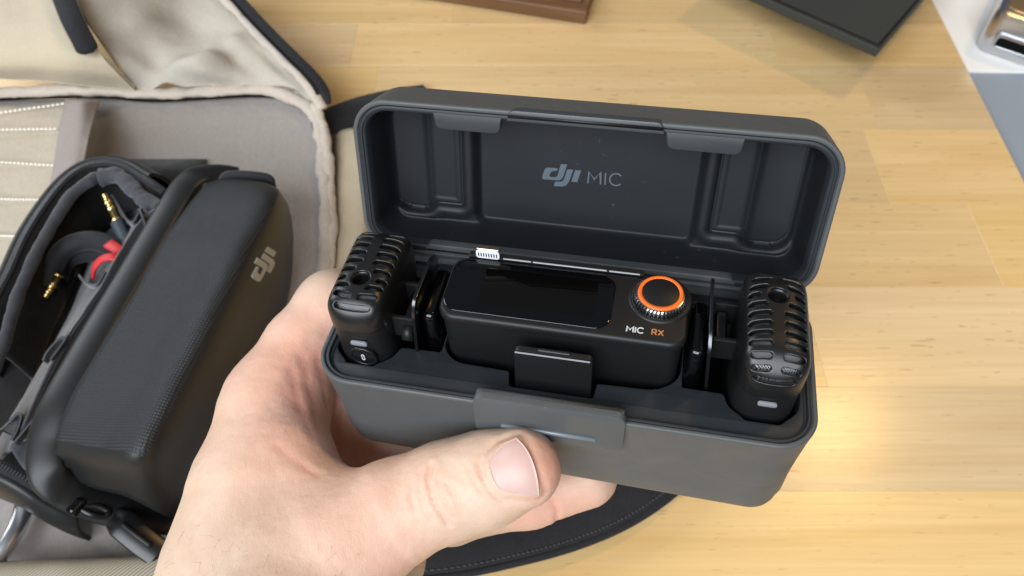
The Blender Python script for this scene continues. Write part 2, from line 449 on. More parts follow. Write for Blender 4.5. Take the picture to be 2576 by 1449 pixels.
# ------------------------------------------------------------------ desk
XE = 271.0
desk = thing('desk', 'pale butcher block desk of glued wooden staves under everything', 'desk', loc=(0, 0, 0))
ys = [-120, -75, -20, 18, 62, 103, 150, 203, 255, 309, 363, 402, 450, 498, 545, 600, 650, 700, 760]
random.seed(11)
for r in range(len(ys) - 1):
    x = -760 - random.uniform(0, 250)
    cuts = []
    while x < XE:
        cuts.append(x); x += random.uniform(230, 430)
    if r == 10: cuts = [-700, -345, -97, 160]
    if r == 9: cuts = [-720, -400, -80, 205]
    if r == 8: cuts = [-650, -260, 60, 196]
    cuts.append(XE + 40)
    for a, b in zip(cuts[:-1], cuts[1:]):
        b = min(b, XE)
        if b - a < 5: continue
        z = random.uniform(-.03, .03)
        v, f = box(-(b - a) / 2, (b - a) / 2, -(ys[r + 1] - ys[r]) / 2, (ys[r + 1] - ys[r]) / 2, -26, 0)
        o = obj('plank', me(v, f, M['plank'], False), desk, loc=((a + b) / 2, (ys[r] + ys[r + 1]) / 2, z)); bevel(o, .12, 1)

#@@CASE
# ------------------------------------------------------------------ microphone case
case = thing('microphone_case', 'dark grey charging case with open lid held in the hand', 'case', CASE)
A, B_, RC = 52.3, 19.25, 8.5
prof = [(9, -33.0), (6.6, -32.9)] + [(7.4 - 6.0 * math.sin(t) + .3, -27.1 - 5.8 * math.cos(t)) for t in np.linspace(.25, PI / 2, 9)] + \
       [(1.3, -20), (.8, -10), (.25, -3), (.05, -1), (0, -.5), (.10, -.18), (.35, 0), (.85, 0), (.95, -.08), (1.0, -.5), (1.2, -.6), (1.2, -24), (9, -24)]
ins = [(1.2, -20), (1.22, -.4), (1.35, -.25), (1.85, -.25), (1.95, -.5), (2.05, -.95), (2.5, -1.05), (2.6, -12)]
v, f = sweep_rr(A, B_, RC, prof, 12, cap0=True, cap1=True)
v[:, 2] *= 1 + .05 * v[:, 0] / 52 * (v[:, 2] < -6)
base = obj('base_shell', me(v, f, M['case']), case); sharp(base, 50)
v, f = sweep_rr(A, B_, RC, ins, 12); sharp(obj('inner_lip', me(v, f, M['tray']), case), 50)
outer = rrect(A - 2.35, B_ - 2.35, RC - 2.35, 8)
well_l = round_poly([(-50.0, -6), (-49.6, -10.0), (-46.6, -12.6), (-46.2, -13.3), (-39.8, -13.3), (-39.2, -12.4), (-36.5, -10.6), (-35.4, -7.4), (-26.3, -7.2), (-26.1, 12), (-49.6, 14.5)], [2, 2, .5, .6, .6, .5, 2, .8, .5, 1, 2])
well_r = round_poly([(49.2, -6), (48.9, -9.6), (46.0, -12.4), (45.2, -13.3), (38.3, -13.3), (37.6, -12.4), (35.0, -10.6), (34.2, -7.7), (25.7, -7.6), (25.6, 12), (49, 14.5)], [2, 2, .5, .6, .6, .5, 2, .8, .5, 1, 2])
well_c = round_poly([(-25.9, -6), (-22.6, -9.2), (-10.4, -9.6), (-9.7, -13.4), (8.0, -13.4), (8.3, -9.6), (21.0, -9.2), (25.3, -5.5), (25.2, 12), (-25.7, 12)], [2.5, 2.5, .5, .5, .5, .5, 3, 3, 1, 1])
v, f = plate(outer, [well_l, well_r, well_c], -1.2, -15, .35)
tray = obj('tray', me(v, f, M['tray']), case); sharp(tray, 40)
v, f = box(-48.5, 48.5, -13.2, 13.2, -15.6, -15.1); obj('tray_floor', me(v, f, M['dark'], False), tray)
# latch flap on the front
v, f = plate(round_poly([(-15.9, -9.4), (15.2, -9.4), (15.2, 2.6), (-15.9, 2.6)], [1.6, 1.6, 2.2, 2.2], 6), [], .55, -1.1, .15)
LM = np.eye(4); LM[:3, :3] = np.array([[1, 0, 0], [0, 0, 1], [0, -1, 0]]).T @ np.eye(3)
LM[:3, 0] = (1, 0, 0); LM[:3, 1] = (0, .055, 1); LM[:3, 2] = (0, -1, .055); LM[:3, 3] = (0, -19.3, 0)
latch = obj('latch', me(v, f, M['case']), case, LM); sharp(latch, 40)
v, f = tube([(-10.2, -6.0, .62), (9.6, -6.0, .62)], .55, 10); v[:, 2] = .62 + (v[:, 2] - .62) * .8
obj('latch_groove', me(v, f, mat('lit_bar_grey', (.22, .25, .28), .35, .2)), latch)  # lighter grey paints in the bar's lit top and bluish reflection
v, f = box(-15.4, 14.7, -.2, 2.3, -2.2, -1.0); obj('latch_bar', me(v, f, M['case']), latch)
v, f = box(-46, 45.5, 15.6, 18.7, -7, -.9); o = obj('hinge_block', me(v, f, M['tray'], False), case); bevel(o, .6, 3)
v, f = tube([(-44, 18.85, -1.0), (43.5, 18.85, -1.0)], 1.5, 16); obj('hinge_barrel', me(v, f, M['case']), case)
v, f = plate(round_poly([(-16.25, -9.75), (15.55, -9.75), (15.55, 1.0), (-16.25, 1.0)], 1.7, 6), [], -.02, -.8, .02)
# ------------------------------------------------------------------ lid
D_L = 17.0
lp = [(8, D_L), (6.5, D_L)] + [(7.0 - 6.2 * math.sin(t) + .2, D_L - 6.2 + 6.2 * math.cos(t)) for t in np.linspace(.2, PI / 2, 9)] + \
     [(.6, 7), (.2, 2), (.03, .5), (.12, .15), (.4, 0), (.95, 0), (1.05, .1), (1.1, .5), (1.25, .6), (1.25, 6)]
lin_p = [(1.25, 4), (1.3, .45), (1.45, .3), (2.0, .3), (2.1, .6), (2.5, .7), (2.75, 1.0), (3.1, 3.0)]
LB = B_; v, f = sweep_rr(A, LB, RC, lp[::-1], 12, cap1=True, cy=LB)
lid = obj('lid', me(v, f, M['case']), case, LIDM); sharp(lid, 50)
v, f = sweep_rr(A, LB, RC, lin_p[::-1], 12, cy=LB); sharp(obj('inner_lip', me(v, f, M['tray']), lid), 50)
# moulded inside of the lid as a relief
def smooth(x, a, b):
    t = np.clip((x - a) / (b - a), 0, 1); return t * t * (3 - 2 * t)
def lid_depth(x, u):
    x = x + .7
    e = -sd_rr(x - .7, u - LB, A - 2.9, LB - 2.9, 5.6)
    d = 2.4 + 7.6 * smooth(e, -.3, 2.3)
    lowb = smooth(u, 3.0, 5.4)
    # central panel
    pc = -sd_rr(x, u - 19.2, 25.6, 14.6, 3.0); d += 2.0 * smooth(pc, -1.3, .7) * smooth(e, 1.5, 3)
    xa = np.abs(x)
    # pads: deep bay beside a shallower bay, with an s-shaped lower edge
    pad = -smin(sd_rr(xa - 41.7, u - 23.0, 5.6, 16.4, 4.2), sd_rr(xa - 34.5, u - 24.4, 5.0, 15.2, .9), 1.2)
    rim = smooth(pad, -4.2, -1.8) - smooth(pad, -1.5, .1)      # soft raised lip round the pad
    d -= .8 * rim * smooth(e, 1.5, 3)
    k = smooth(pad, -.25, .15); bay = smooth(xa, 35.6, 39.4)
    scoop = bay * 1.9 * np.sqrt(np.clip(1 - ((xa - 42.4) / 6.4) ** 2, 0, 1))
    d += k * (.5 + scoop)
    g = np.exp(-(pad / .28) ** 2); d += .65 * g             # thin dark joint round the pad
    pad2 = np.minimum(xa - 31.0, np.minimum(37.6 - xa, u - 10.6)); d += .18 * smooth(pad2, -.2, .4) * (xa < 37.6)
    return d
xs = np.arange(-49.9, 49.91, .26); us = np.arange(2.5, 36.01, .26)
X, Uu = np.meshgrid(xs, us); ZD = lid_depth(X, Uu)
G = np.stack([X, Uu, ZD], -1); v, f = sheet(G, 0); 
lin = obj('lid_lining', me(v, [q[::-1] for q in f] , M['lid_in']), lid)
# hinge side strip and two tabs
pts = round_poly([(-38.5, .55), (37.0, .55), (34.5, 3.3), (-36.3, 3.3)], .8)
v, f = plate(pts, [], 0, -2.5, .3); v[:, 2] *= -1; v[:, 2] += .3
obj('hinge_strip', me(v, [q[::-1] for q in f], M['case']), lid)
for (x0, x1, x2) in ((-33.6, -18.2, 1), (16.0, 32.0, -1)):
    pts = round_poly([(x0, 36.9), (x0 + .8, 32.8), (x1 - .6, 32.8), (x1, 36.9)] , [.2, 1.4, 1.4, .2])
    v, f = plate(pts, [], .0, -2.0, .25); v[:, 2] *= -1; v[:, 2] += .35
    obj('lid_tab', me(v, [q[::-1] for q in f], M['case_edge']), lid)
# notch strip where the latch catches
v, f = plate(round_poly([(-17.1, 36.3), (15.9, 36.3), (15.2, 38.75), (-16.4, 38.75)], [.3, .3, 1.2, 1.2]), [], .55, -1.5, .25); v[:, 2] *= -1
nt_ = obj('latch_catch', me(v, [q[::-1] for q in f], M['case_edge']), lid); sharp(nt_, 40)
v, f = box(-16.7, 15.5, 38.0, 38.75, -.62, .2); 
o = obj('catch_lip', me(v + [0, -.9, 0], f, M['black2']), nt_)
# printed words inside the lid
def crop_local(pts, fx, fy, ox, oy, Mx, h):
    return np.array([on_plane(ox + x * fx, oy + y * fy, Mx, h) for x, y in pts])
ZL = float(lid_depth(np.array([-2.0]), np.array([18.0]))[0])
lk = dict(fx=600 / 2576 * .63889, fy=600 / 2576 * .63889, ox=1277.8, oy=351.4)
DJI = [[(893, 415), (1003, 415), (945, 590), (925, 640), (900, 668), (860, 688), (600, 668), (578, 650), (583, 615), (612, 525), (628, 490), (662, 470), (842, 482), (832, 524), (760, 530), (728, 545), (702, 600), (705, 622), (730, 631), (812, 632), (838, 610), (850, 560)],
       [(1003, 503), (1105, 505), (1050, 660), (1025, 720), (985, 770), (930, 790), (775, 785), (798, 708), (890, 712), (930, 696), (950, 660)],
       [(1138, 512), (1240, 520), (1170, 718), (1070, 710)]]
DJI_L = [crop_local(p, Mx=LIDW, h=ZL, **lk) for p in DJI]
v, f = join([prism(p, ZL + .02, ZL - .03) for p in DJI_L]); f = [q for q in f]
obj('printed_logo', me(v, f, M['logo'], False), lid)
o_, x_, y_ = crop_local([(1350, 745), (1885, 775), (1368, 548)], Mx=LIDW, h=ZL, **lk)
ux = (x_ - o_) / np.linalg.norm(x_ - o_); ux = ux * .5 + np.array([1, 0]) * .5; ux /= np.linalg.norm(ux); uy = np.array([-ux[1], ux[0]]); hh = abs((y_ - o_) @ uy)
v, f = word('MIC', o_ + uy * .1, ux, uy, hh, .34, hh * .34, ZL + .02, ZL - .03)
obj('printed_word', me(v, f, M['logo'], False), lid)

# ------------------------------------------------------------------ transmitters
YH, ZM = 13.9, 16.3
def mic_body(P):
    x, y, z = P.T
    plan = sd_rr(x, y, 7.2, YH, 7.0)
    r = np.where(y < 0, 8.2, 9.6)
    qy = np.abs(y) - (YH - r); qz = z - (ZM - r)
    yz = np.hypot(np.maximum(qy, 0), np.maximum(qz, 0)) + np.minimum(np.maximum(qy, qz), 0) - r
    qx = np.abs(x) - (7.1 - 6.0); qz = z - (ZM - 6.0)
    xz = np.hypot(np.maximum(qx, 0), np.maximum(qz, 0)) + np.minimum(np.maximum(qx, qz), 0) - 6.0
    return smax(smax(yz, xz, 1.6), plan, 1.8)
def slen(y, z):
    r = np.where(y < 0, 8.2, 9.6); yc = YH - r
    th = np.arctan2(np.abs(y) - yc, np.maximum(z - (ZM - r), 1e-3)); ext = yc + r * np.clip(th, 0, 1.5)
    return np.where(np.abs(y) <= yc, y, np.sign(y) * ext)
SL = [(12.9, .95, 4.5), (10.35, 1.0, 5.0), (7.8, 1.1, 5.35), (5.35, 1.15, 5.4), (2.9, 1.2, 5.4), (.45, 1.2, 5.4), (-2.0, 2.0, 5.4), (-4.45, 3.3, 5.4), (-6.9, 1.7, 5.2), (-9.35, .7, 4.8)]
def slots(P):
    x, y, z = P.T; s = slen(y, z); d = np.full(len(x), 9.0); ax = np.abs(x)
    for k, (c, x0, x1) in enumerate(SL):
        xc, hw = (x0 + x1) / 2, (x1 - x0) / 2
        bend = .10 * (ax - 3.5) if k < 8 else -.14 * (ax - 1)
        d = np.minimum(d, sd_rr(ax - xc, s - c + bend * (1 if k > 7 else -1), hw, .64, .6))
    d = np.minimum(d, sd_rr(x, s + 11.9 - .02 * x * x, 3.9, .66, .62))
    d = np.minimum(d, sd_rr(x, s - 15.35 + .02 * x * x, 3.9, .66, .62))
    hole = np.hypot(x - .0, s + 4.45) - 2.0
    d = np.maximum(d, 2.9 - np.hypot(x, s + 4.45))
    return d, hole
def mic_shell(P):
    b = mic_body(P); d, hole = slots(P); z = P[:, 2]
    cut = np.maximum(np.maximum(d, -(b + 2.0)), 7.6 - z)
    cut = np.minimum(cut, np.maximum(hole, -(b + 3.4)))
    return np.maximum(smax(b, -cut, .14), 6.9 + .14 * (np.minimum(-P[:, 1], 12)) * .8 - z)
V1, F1 = surfnet(mic_shell, (-7.6, -14.3, 4.2), (7.6, 14.3, 16.8), .175)
def mic_low(P):
    b = mic_body(P) + .22; return np.maximum(np.maximum(b, -14 - P[:, 2]), P[:, 2] - 8.6)
V2, F2 = surfnet(mic_low, (-7.6, -14.3, -14.6), (7.6, 14.3, 9.2), .55)
def mic_mesh(P):
    x, y, z = P.T; hole = np.hypot(x, slen(y, z) + 4.45) - 2.35
    return np.maximum(np.maximum(mic_body(P) + 1.25, 7.6 - z), -hole)
V3, F3 = surfnet(mic_mesh, (-7.6, -14.3, 7.2), (7.6, 14.3, 16.8), .5)
sm, lm_, gm = me(V1, F1, M['black']), me(V2, F2, M['black2']), me(V3, F3, M['grille'])
def capsule_plate(w_, h_, t, n=8):
    return plate(rrect(w_, h_, min(w_, h_) - .01, n), [], t, -t, min(.12, t * .6))
def place_front(xc, zc, yf, turn=1):
    M_ = np.eye(4); M_[:3, 0] = (turn, 0, 0); M_[:3, 1] = (0, 0, 1); M_[:3, 2] = (0, -turn, 0); M_[:3, 3] = (xc, yf, zc); return M_
def copy_tree(o, parent=None):
    c = o.copy(); COL.objects.link(c); c.parent = parent
    if parent is not None: c.matrix_parent_inverse = o.matrix_parent_inverse.copy()
    for ch in list(o.children): copy_tree(ch, c)
    return c
MICM = CASE @ np.array([[1, 0, 0, -42.7], [0, 1, 0, 1.2], [0, 0, 1, 0], [0, 0, 0, 1.]])
mic = thing('microphone', 'black slotted clip-on microphone in the left well, link button on its front end', 'microphone', MICM, group='transmitters in the case')
obj('grille_cap', sm, mic); obj('lower_body', lm_, mic); obj('wire_mesh', gm, mic)
v, f = sweep_rr(2.3, 2.3, 2.25, [(0, 10), (0, 15.3), (.15, 15.5), (.45, 15.4), (.5, 14.7), (.6, 14.4), (.5, 14.1), (.6, 13.8), (.5, 13.5), (.6, 13.2), (.6, 12.3)], 10, cap1=True, cy=-4.35); obj('socket', me(v, f, M['black']), mic)
v, f = capsule_plate(1.85, .62, .25)
obj('status_light', me(v, f, M['grey_led']), mic, place_front(0.6, 5.2, -13.65))
obj('status_light', me(v, f, M['grey_led']), mic, place_front(0.0, 4.0, 13.65, -1))
v, f = sweep_rr(3.1, 3.1, 3.05, [(0, -.4), (0, .15), (.15, .28), (.45, .30), (.6, .2), (.62, .05), (.8, .05), (1.0, .12)], 8, cap1=True)
btn = obj('link_button', me(v, f, M['black']), mic, place_front(0.6, .4, -13.6))
parts = []
for dy in (-.42, .42):
    P = [(.28 * math.cos(t) * 1.05, dy + .48 * math.sin(t)) for t in np.linspace(0, 2 * PI, 13)]
    parts.append(stroke(P, .22, .13, .22))
v, f = join(parts); obj('link_symbol', me(v, f, M['white'], False), btn)
# clip: sprung plate, two lugs, screw and magnet
CT = math.radians(5)
v, f = plate(round_poly([(-9.4, -13), (8.4, -13), (8.4, 11.5), (5.5, 14.4), (-8.2, 15.3), (-9.6, 12)], [.5, .5, 2, 2.4, 2.4, 1.5]), [], .35, -.35, .18)
CM = np.eye(4); CM[:3, 0] = (0, 1, 0); CM[:3, 1] = (math.sin(CT), 0, math.cos(CT)); CM[:3, 2] = (math.cos(CT), 0, -math.sin(CT)); CM[:3, 3] = (11.3, .2, 0)
o = obj('clip_plate', me(v, f, M['steel']), mic, CM); sharp(o, 40)
for y in (-7.4, 2.2):
    v, f = box(6.4, 11.2, y - .5, y + .5, 2.0, 8.2); o = obj('clip_lug', me(v, f, M['black2'], False), mic); bevel(o, .25)
v, f = box(8.2, 10.6, -6.6, 1.6, 3.2, 6.4); o = obj('clip_spring', me(v, f, M['steel'], False), mic); bevel(o, .5, 3)
v, f = tube([(8.6, -9.0, 4.6), (9.9, -9.0, 4.6)], .75, 14); obj('clip_pin', me(v, f, M['chrome']), mic)
v, f = tube([(9.0, -8.4, 4.4), (11.0, -8.4, 4.4)], 1.9, 18); obj('clip_pivot', me(v, f, M['black2']), mic)
v, f = sweep_rr(1.7, 7.2, 1.5, [(1.2, -13), (0, -12), (0, 7.6), (.15, 8.3), (.5, 8.8), (1.1, 9)], 8, cap0=True, cap1=True, cx=14.3, cy=.2)
obj('magnet', me(v, f, M['gloss']), mic)
mic2 = copy_tree(mic)
MICR = CASE @ np.array([[-1, 0, 0, 41.7], [0, -1, 0, 1.2], [0, 0, 1, 0], [0, 0, 0, 1.]])
A_ = MICR.copy(); A_[:3, 3] *= MM; mic2.matrix_world = m4(A_)
mic2['label'] = 'black slotted clip-on microphone in the right well, screw hole near its far end'
bpy.context.view_layer.update()

# ------------------------------------------------------------------ receiver
rx = thing('receiver', 'black wireless receiver with touch screen and orange ringed dial between the microphones', 'receiver', CASE @ np.array([[1, 0, 0, -.4], [0, 1, 0, 1.0], [0, 0, 1, 0], [0, 0, 0, 1.]]))
ZT = 12.3
v, f = sweep_rr(25.4, 8.6, 3.6, [(1.6, -14), (.9, -13), (.55, 9.7), (.35, 9.85), (.35, 10.05), (.05, 10.2), (0, 10.5), (0, 11.4), (.12, 11.85), (.45, 12.2), (.9, 12.3)], 10, cap0=True, cap1=True)
o = obj('housing', me(v, f, M['black2']), rx); sharp(o, 50)
v, f = sweep_rr(17.5, 7.3, 3.4, [(.0, 12.2), (.0, 12.42), (.08, 12.5), (.25, 12.56), (.5, 12.58)], 10, cap1=True, cx=-7.3, cy=.3)
scr = obj('screen', me(v, f, M['gloss']), rx)
v, f = sweep_rr(12.2, 5.0, .6, [(0, 12.585), (.02, 12.59)], 6, cap1=True, cx=-5.5, cy=.6)
obj('display_area', me(v, f, mat('display_black', (.0025, .0022, .002), .06)), scr)
# dial
DX, DY = 19.4, 2.9
v, f = sweep_rr(6.5, 6.5, 6.45, [(0, 12.25), (.1, 12.5), (.6, 12.75), (1.0, 12.6), (1.1, 12.3)], 16, cx=DX, cy=DY); obj('dial_collar', me(v, f, M['black2']), rx)
def gear(r, z0, z1, n=42, dep=.34):
    P0 = []
    for i in range(n):
        for a, rr in ((0, r - dep), (.25, r), (.55, r), (.8, r - dep)):
            t = 2 * PI * (i + a) / n; P0.append((DX + rr * math.cos(t), DY + rr * math.sin(t)))
    P0 = np.array(P0); Q = (P0 - [DX, DY])
    sc = lambda k: Q * k + [DX, DY]
    rad = np.linalg.norm(Q, axis=1)[:, None]; C_ = Q / rad
    return loop_surf([z_([DX, DY] + Q * 1.07, z0), z_([DX, DY] + Q * 1.03, z0 + .8), z_(P0, z1 - .35), z_([DX, DY] + C_ * np.minimum(rad, r - dep), z1), z_([DX, DY] + C_ * (r - dep - .35), z1 + .12)], False, True)
v, f = gear(5.2, 12.3, 14.0); dial = obj('dial', me(v, f, mat('dial_metal', (.42, .41, .42), .22, 1), False), rx)
v, f = sweep_rr(4.55, 4.55, 4.5, [(-.1, 13.95), (.0, 14.35), (.12, 14.45), (.75, 14.45), (.8, 14.3)], 16, cx=DX, cy=DY); obj('dial_ring', me(v, f, M['orange']), dial)
v, f = sweep_rr(3.78, 3.78, 3.7, [(0, 14.1), (.0, 14.36), (.1, 14.42)], 16, cap1=True, cx=DX, cy=DY); obj('dial_face', me(v, f, M['black2']), dial)
v, f = word('MIC', (13.55, -6.55), (1, 0), (0, 1), 1.32, .26, .40, 12.30, 12.35); obj('printed_word', me(v, f, M['white'], False), rx)
v, f = word('RX', (18.55, -6.50), (1, 0), (0, 1), 1.32, .24, .34, 12.30, 12.35); obj('printed_word', me(v, f, M['orange_txt'], False), rx)

# adapters
ad = thing('phone_adapter', 'small black plug adapter standing in the slot before the receiver', 'adapter', CASE)
v, f = plate(round_poly([(-8.9, -14), (7.4, -14), (7.4, 9.6), (-8.5, 9.6)], [.3, .3, 1.1, 1.1]), [], .0, -1.3, .25)
AM = np.eye(4); AM[:3, 1] = (0, .05, 1); AM[:3, 2] = (0, -1, .05); AM[:3, 3] = (0, -12.3, 0)
o = obj('body', me(v, f, M['black2']), ad, AM); sharp(o, 40)
v, f = box(-3.9, 3.0, -11.4, -10.4, 8.6, 9.9); o = obj('plug', me(v, f, M['black2'], False), ad); bevel(o, .5, 3)
v, f = box(-8.2, 6.9, -12.42, -12.18, 9.50, 9.70); obj('edge_highlight', me(v, f, M['strip'], False), ad)  # pale strip painting the highlight along the adapter's top edge
la = thing('lightning_adapter', 'slim adapter behind the receiver with a white and gold tipped plug', 'adapter', CASE)
v, f = box(-23.0, 15.3, 10.0, 11.6, -8, 12.2); o = obj('body', me(v, f, M['black2'], False), la); bevel(o, .3)
for x0, x1 in ((-15.2, -9.0), (-8.6, 7.4), (7.9, 14.4)):
    v, f = box(x0, x1, 9.8, 10.15, 12.2, 12.45); o = obj('contact_strip', me(v, f, M['strip'], False), la); bevel(o, .1)
v, f = plate(rrect(2.6, .6, .5, 6, -18.5, 10.4), [], 14.8, 12.0, .25); o = obj('plug_shell', me(v, f, M['chrome']), la)
v, f = plate(rrect(2.6, 1.15, .7, 6), [], .16, -.1, .06)
PM = np.eye(4); PM[:3, 1] = (0, 0, 1); PM[:3, 2] = (0, -1, 0); PM[:3, 3] = (-18.5, 9.7, 13.35)
pf = obj('plug_face', me(v, f, mat('white_ceramic', (.75, .78, .82), .4)), la, PM)
for k in range(8):
    v, f = box(-2.0 + k * .57 - .12, -2.0 + k * .57 + .12, -.5, .55, .12, .24); obj('contact', me(v, f, M['black2'], False), pf)
v, f = box(-21.0, -16.0, 9.75, 10.9, 14.5, 14.9); o = obj('gold_cap', me(v, f, mat('worn_gold', (.50, .42, .33), .3, 1), False), la); bevel(o, .3, 3)
# ------------------------------------------------------------------ helpers for soft goods
def A3(p): return at(*p)
def rows3(R_): return [[at(*p) for p in r] for r in R_]
def path3(P, m=8): return catmull([at(*p) for p in P], m)
def wobble(V, amp, sc, seed=0):
    V = np.asarray(V, float); return V + amp * np.stack([vnoise(V * sc, seed + i) for i in range(3)], 1)
def crumple(V, C, amp, sc, seed):
    """tube vertices moved along/away to read as gathered cloth"""
    n = vnoise(V * sc, seed, 3); return V + (V - C) * (amp * n)[:, None]
def roll(P, r, seed=0, n=14, amp=.35, m=14, sc=.16, flat=.75):
    C = path3(P, m); k = len(C); v, f = tube(C, r, n, prof=[(math.cos(2 * PI * i / n), flat * math.sin(2 * PI * i / n)) for i in range(n)])
    Cc = np.repeat(C, n, 0); t = np.repeat(np.arange(k), n)
    v = Cc + (v - Cc) * (1 + amp * (vnoise(v * sc, seed, 3) - .5 * np.abs(vnoise(v * sc * 1.7, seed + 9, 2))))[:, None]; return v, f

def cloth(name, dark, light, weave=1.6, rough=.85, depth=.10, sheen=.15, sc=.012):
    def go(K):
        c = K.ramp(K.noise(sc, 3), [(.3, dark), (.7, light)])
        fine = K.noise((weave, weave * .25, weave), 2); K.link(K.mix(K.math('MULTIPLY', K.ramp(fine, [(.3, 1.), (.7, 0.)]), .35), c, tuple(x * .75 for x in dark)), K.b.inputs['Base Color'])
        K.bump(K.noise(weave, 2), depth); K.bump(K.noise(.06, 3), 1.2)
    return mat(name, rough=rough, spec=.2, sheen=sheen, build=go)
M['lining'] = cloth('grey_beige_lining', (.30, .27, .25), (.36, .33, .305))
M['flap'] = cloth('pale_flap_lining', (.43, .39, .325), (.51, .47, .40))
M['binding'] = cloth('cream_binding', (.47, .40, .33), (.58, .51, .43))
M['tan'] = cloth('tan_shell', (.50, .425, .30), (.56, .48, .35), weave=2.5, rough=.6)
M['pocket'] = cloth('pale_pocket_mesh', (.44, .38, .295), (.52, .455, .36))
M['taupe'] = cloth('taupe_edging', (.27, .225, .205), (.34, .29, .27))
M['web'] = cloth('black_webbing', (.013, .013, .015), (.022, .022, .025), weave=1.2, rough=.7, sheen=.1)
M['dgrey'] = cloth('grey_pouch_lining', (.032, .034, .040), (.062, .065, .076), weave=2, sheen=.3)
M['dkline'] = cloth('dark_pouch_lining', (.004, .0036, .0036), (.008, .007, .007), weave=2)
def leather_b(K):
    a = K.wave((.62, .62, .62), (0, 0, .25), .6); b = K.wave((.62, .62, .62), (0, 0, 1.75), .6); h = K.math('MULTIPLY', a, b)
    K.link(K.ramp(h, [(.0, (.012, .0135, .015)), (.8, (.028, .031, .035))]), K.b.inputs['Base Color']); K.bump(h, .15); K.bump(K.noise(.05, 2), 1.0)
M['leather'] = mat('woven_leatherette', rough=.52, spec=.4, build=leather_b)
M['smooth'] = mat('smooth_leatherette', (.011, .0115, .012), .42, spec=.45, bump=(2.5, .02))

#@@BAG
# ------------------------------------------------------------------ backpack lying open
bag = thing('backpack', 'open beige backpack with cream bound edges lying flat on the desk', 'backpack', loc=(0, 0, 0))
def part(name, vf, m, parent=bag, smooth=True, label=None, kind=None): return obj(name, me(vf[0], vf[1], M[m] if isinstance(m, str) else m, smooth), parent, label=label, kind=kind)
G = grid_patch(rows3([
    [(-90, 255, 17), (120, 252, 17), (250, 246, 18), (480, 240, 18), (690, 232, 18), (782, 262, 18)],
    [(-90, 400, 13), (120, 400, 13), (250, 395, 14), (480, 390, 15), (690, 375, 15), (812, 355, 17)],
    [(-90, 620, 11), (120, 620, 12), (250, 620, 13), (480, 620, 15), (690, 600, 15), (822, 560, 16)],
    [(-90, 900, 11), (120, 900, 12), (250, 900, 13), (480, 900, 14), (690, 880, 14), (815, 820, 15)],
    [(-90, 1180, 12), (120, 1180, 13), (250, 1180, 13), (480, 1180, 14), (640, 1150, 14), (790, 1100, 14)],
    [(-90, 1470, 14), (120, 1470, 14), (250, 1470, 14), (480, 1470, 13), (640, 1450, 12), (760, 1400, 12)]]), 10, 10)
part('main_lining', sheet(G, 9, .9, .03, 3), 'lining', label='smooth grey beige inner lining of the main compartment')
part('edge_binding', roll([(-90, 238, 20), (60, 232, 21), (180, 226, 22), (280, 228, 23), (335, 234, 23), (430, 236, 23), (560, 228, 23), (650, 224, 23), (720, 240, 23), (775, 270, 22), (800, 310, 21), (812, 370, 20), (814, 430, 20), (824, 520, 19), (820, 620, 18), (812, 720, 17), (800, 850, 16)], 3.7, 2, amp=.42), 'binding')
part('edge_binding', roll([(790, 262, 26), (815, 320, 24), (826, 400, 22), (832, 480, 20), (836, 560, 19), (828, 680, 17), (815, 800, 16)], 2.6, 5, amp=.5), 'binding')
G = grid_patch(rows3([
    [(338, 228, 24), (430, 224, 26), (560, 216, 25), (700, 216, 27), (795, 255, 27)],
    [(302, 172, 40), (400, 168, 34), (505, 160, 40), (640, 142, 31), (757, 192, 30)],
    [(262, 110, 50), (370, 98, 42), (500, 84, 34), (600, 72, 38), (702, 116, 32)],
    [(220, 52, 56), (340, 42, 50), (450, 20, 38), (550, 0, 36), (642, 42, 34)],
    [(185, -40, 60), (320, -50, 50), (430, -60, 42), (510, -70, 38), (560, -60, 36)]]), 12, 12)
nz = vnoise(G.reshape(-1, 3) * [.022, .05, .02], 8, 2).reshape(G.shape[:2]); G[..., 2] += nz * 2.5
def dpath(V, P):
    d = np.full(len(V), 1e3)
    for a, b in zip(P[:-1], P[1:]):
        ab = b - a; t = np.clip((V - a) @ ab / (ab @ ab + 1e-9), 0, 1); d = np.minimum(d, np.linalg.norm((V - a - t[:, None] * ab)[:, :2], axis=1))
    return d
for P_, am, wd in (([(530, 150, 36), (500, 172, 34), (465, 195, 30), (430, 214, 28)], 7, 5), ([(590, 95, 38), (640, 135, 34), (690, 185, 30), (740, 222, 28)], 5, 4), ([(380, 60, 46), (400, 110, 42), (390, 170, 36)], 4, 8), ([(330, 130, 46), (380, 175, 40), (410, 210, 30)], 3, 4)):
    d = dpath(G.reshape(-1, 3), path3(P_, 6)).reshape(G.shape[:2]); am *= .4; G[..., 2] += am * np.exp(-(d / wd) ** 2) - .7 * am * np.exp(-((d - 2.2 * wd) / wd) ** 2)
part('flap_lining', sheet(G, 2), 'flap', label='pale wrinkled lining of the folded back flap')
part('flap_binding', roll([(520, -50, 42), (590, 25, 39), (640, 78, 37), (705, 145, 34), (760, 200, 32), (795, 245, 29), (812, 275, 26)], 2.7, 9, amp=.5), 'binding')
zc = path3([(545, -60, 43), (606, 8, 41), (668, 75, 39), (735, 142, 36), (785, 192, 33), (812, 232, 30), (816, 262, 26)], 10)
part('zipper_tape', ribbon(zc, 7.0, 2.4), 'web')
T_, S_, N_ = frames(zc); teeth = []
for k in range(0, len(zc) - 1):
    for q in (0, .5):
        p = zc[k] * (1 - q) + zc[k + 1] * q
        c = p + S_[k] * 3.2 + N_[k] * 1.3; e = np.stack([T_[k] * .35, S_[k] * .8, N_[k] * .45])
        v, f = box(-1, 1, -1, 1, -1, 1); teeth.append((c + v @ e, f))
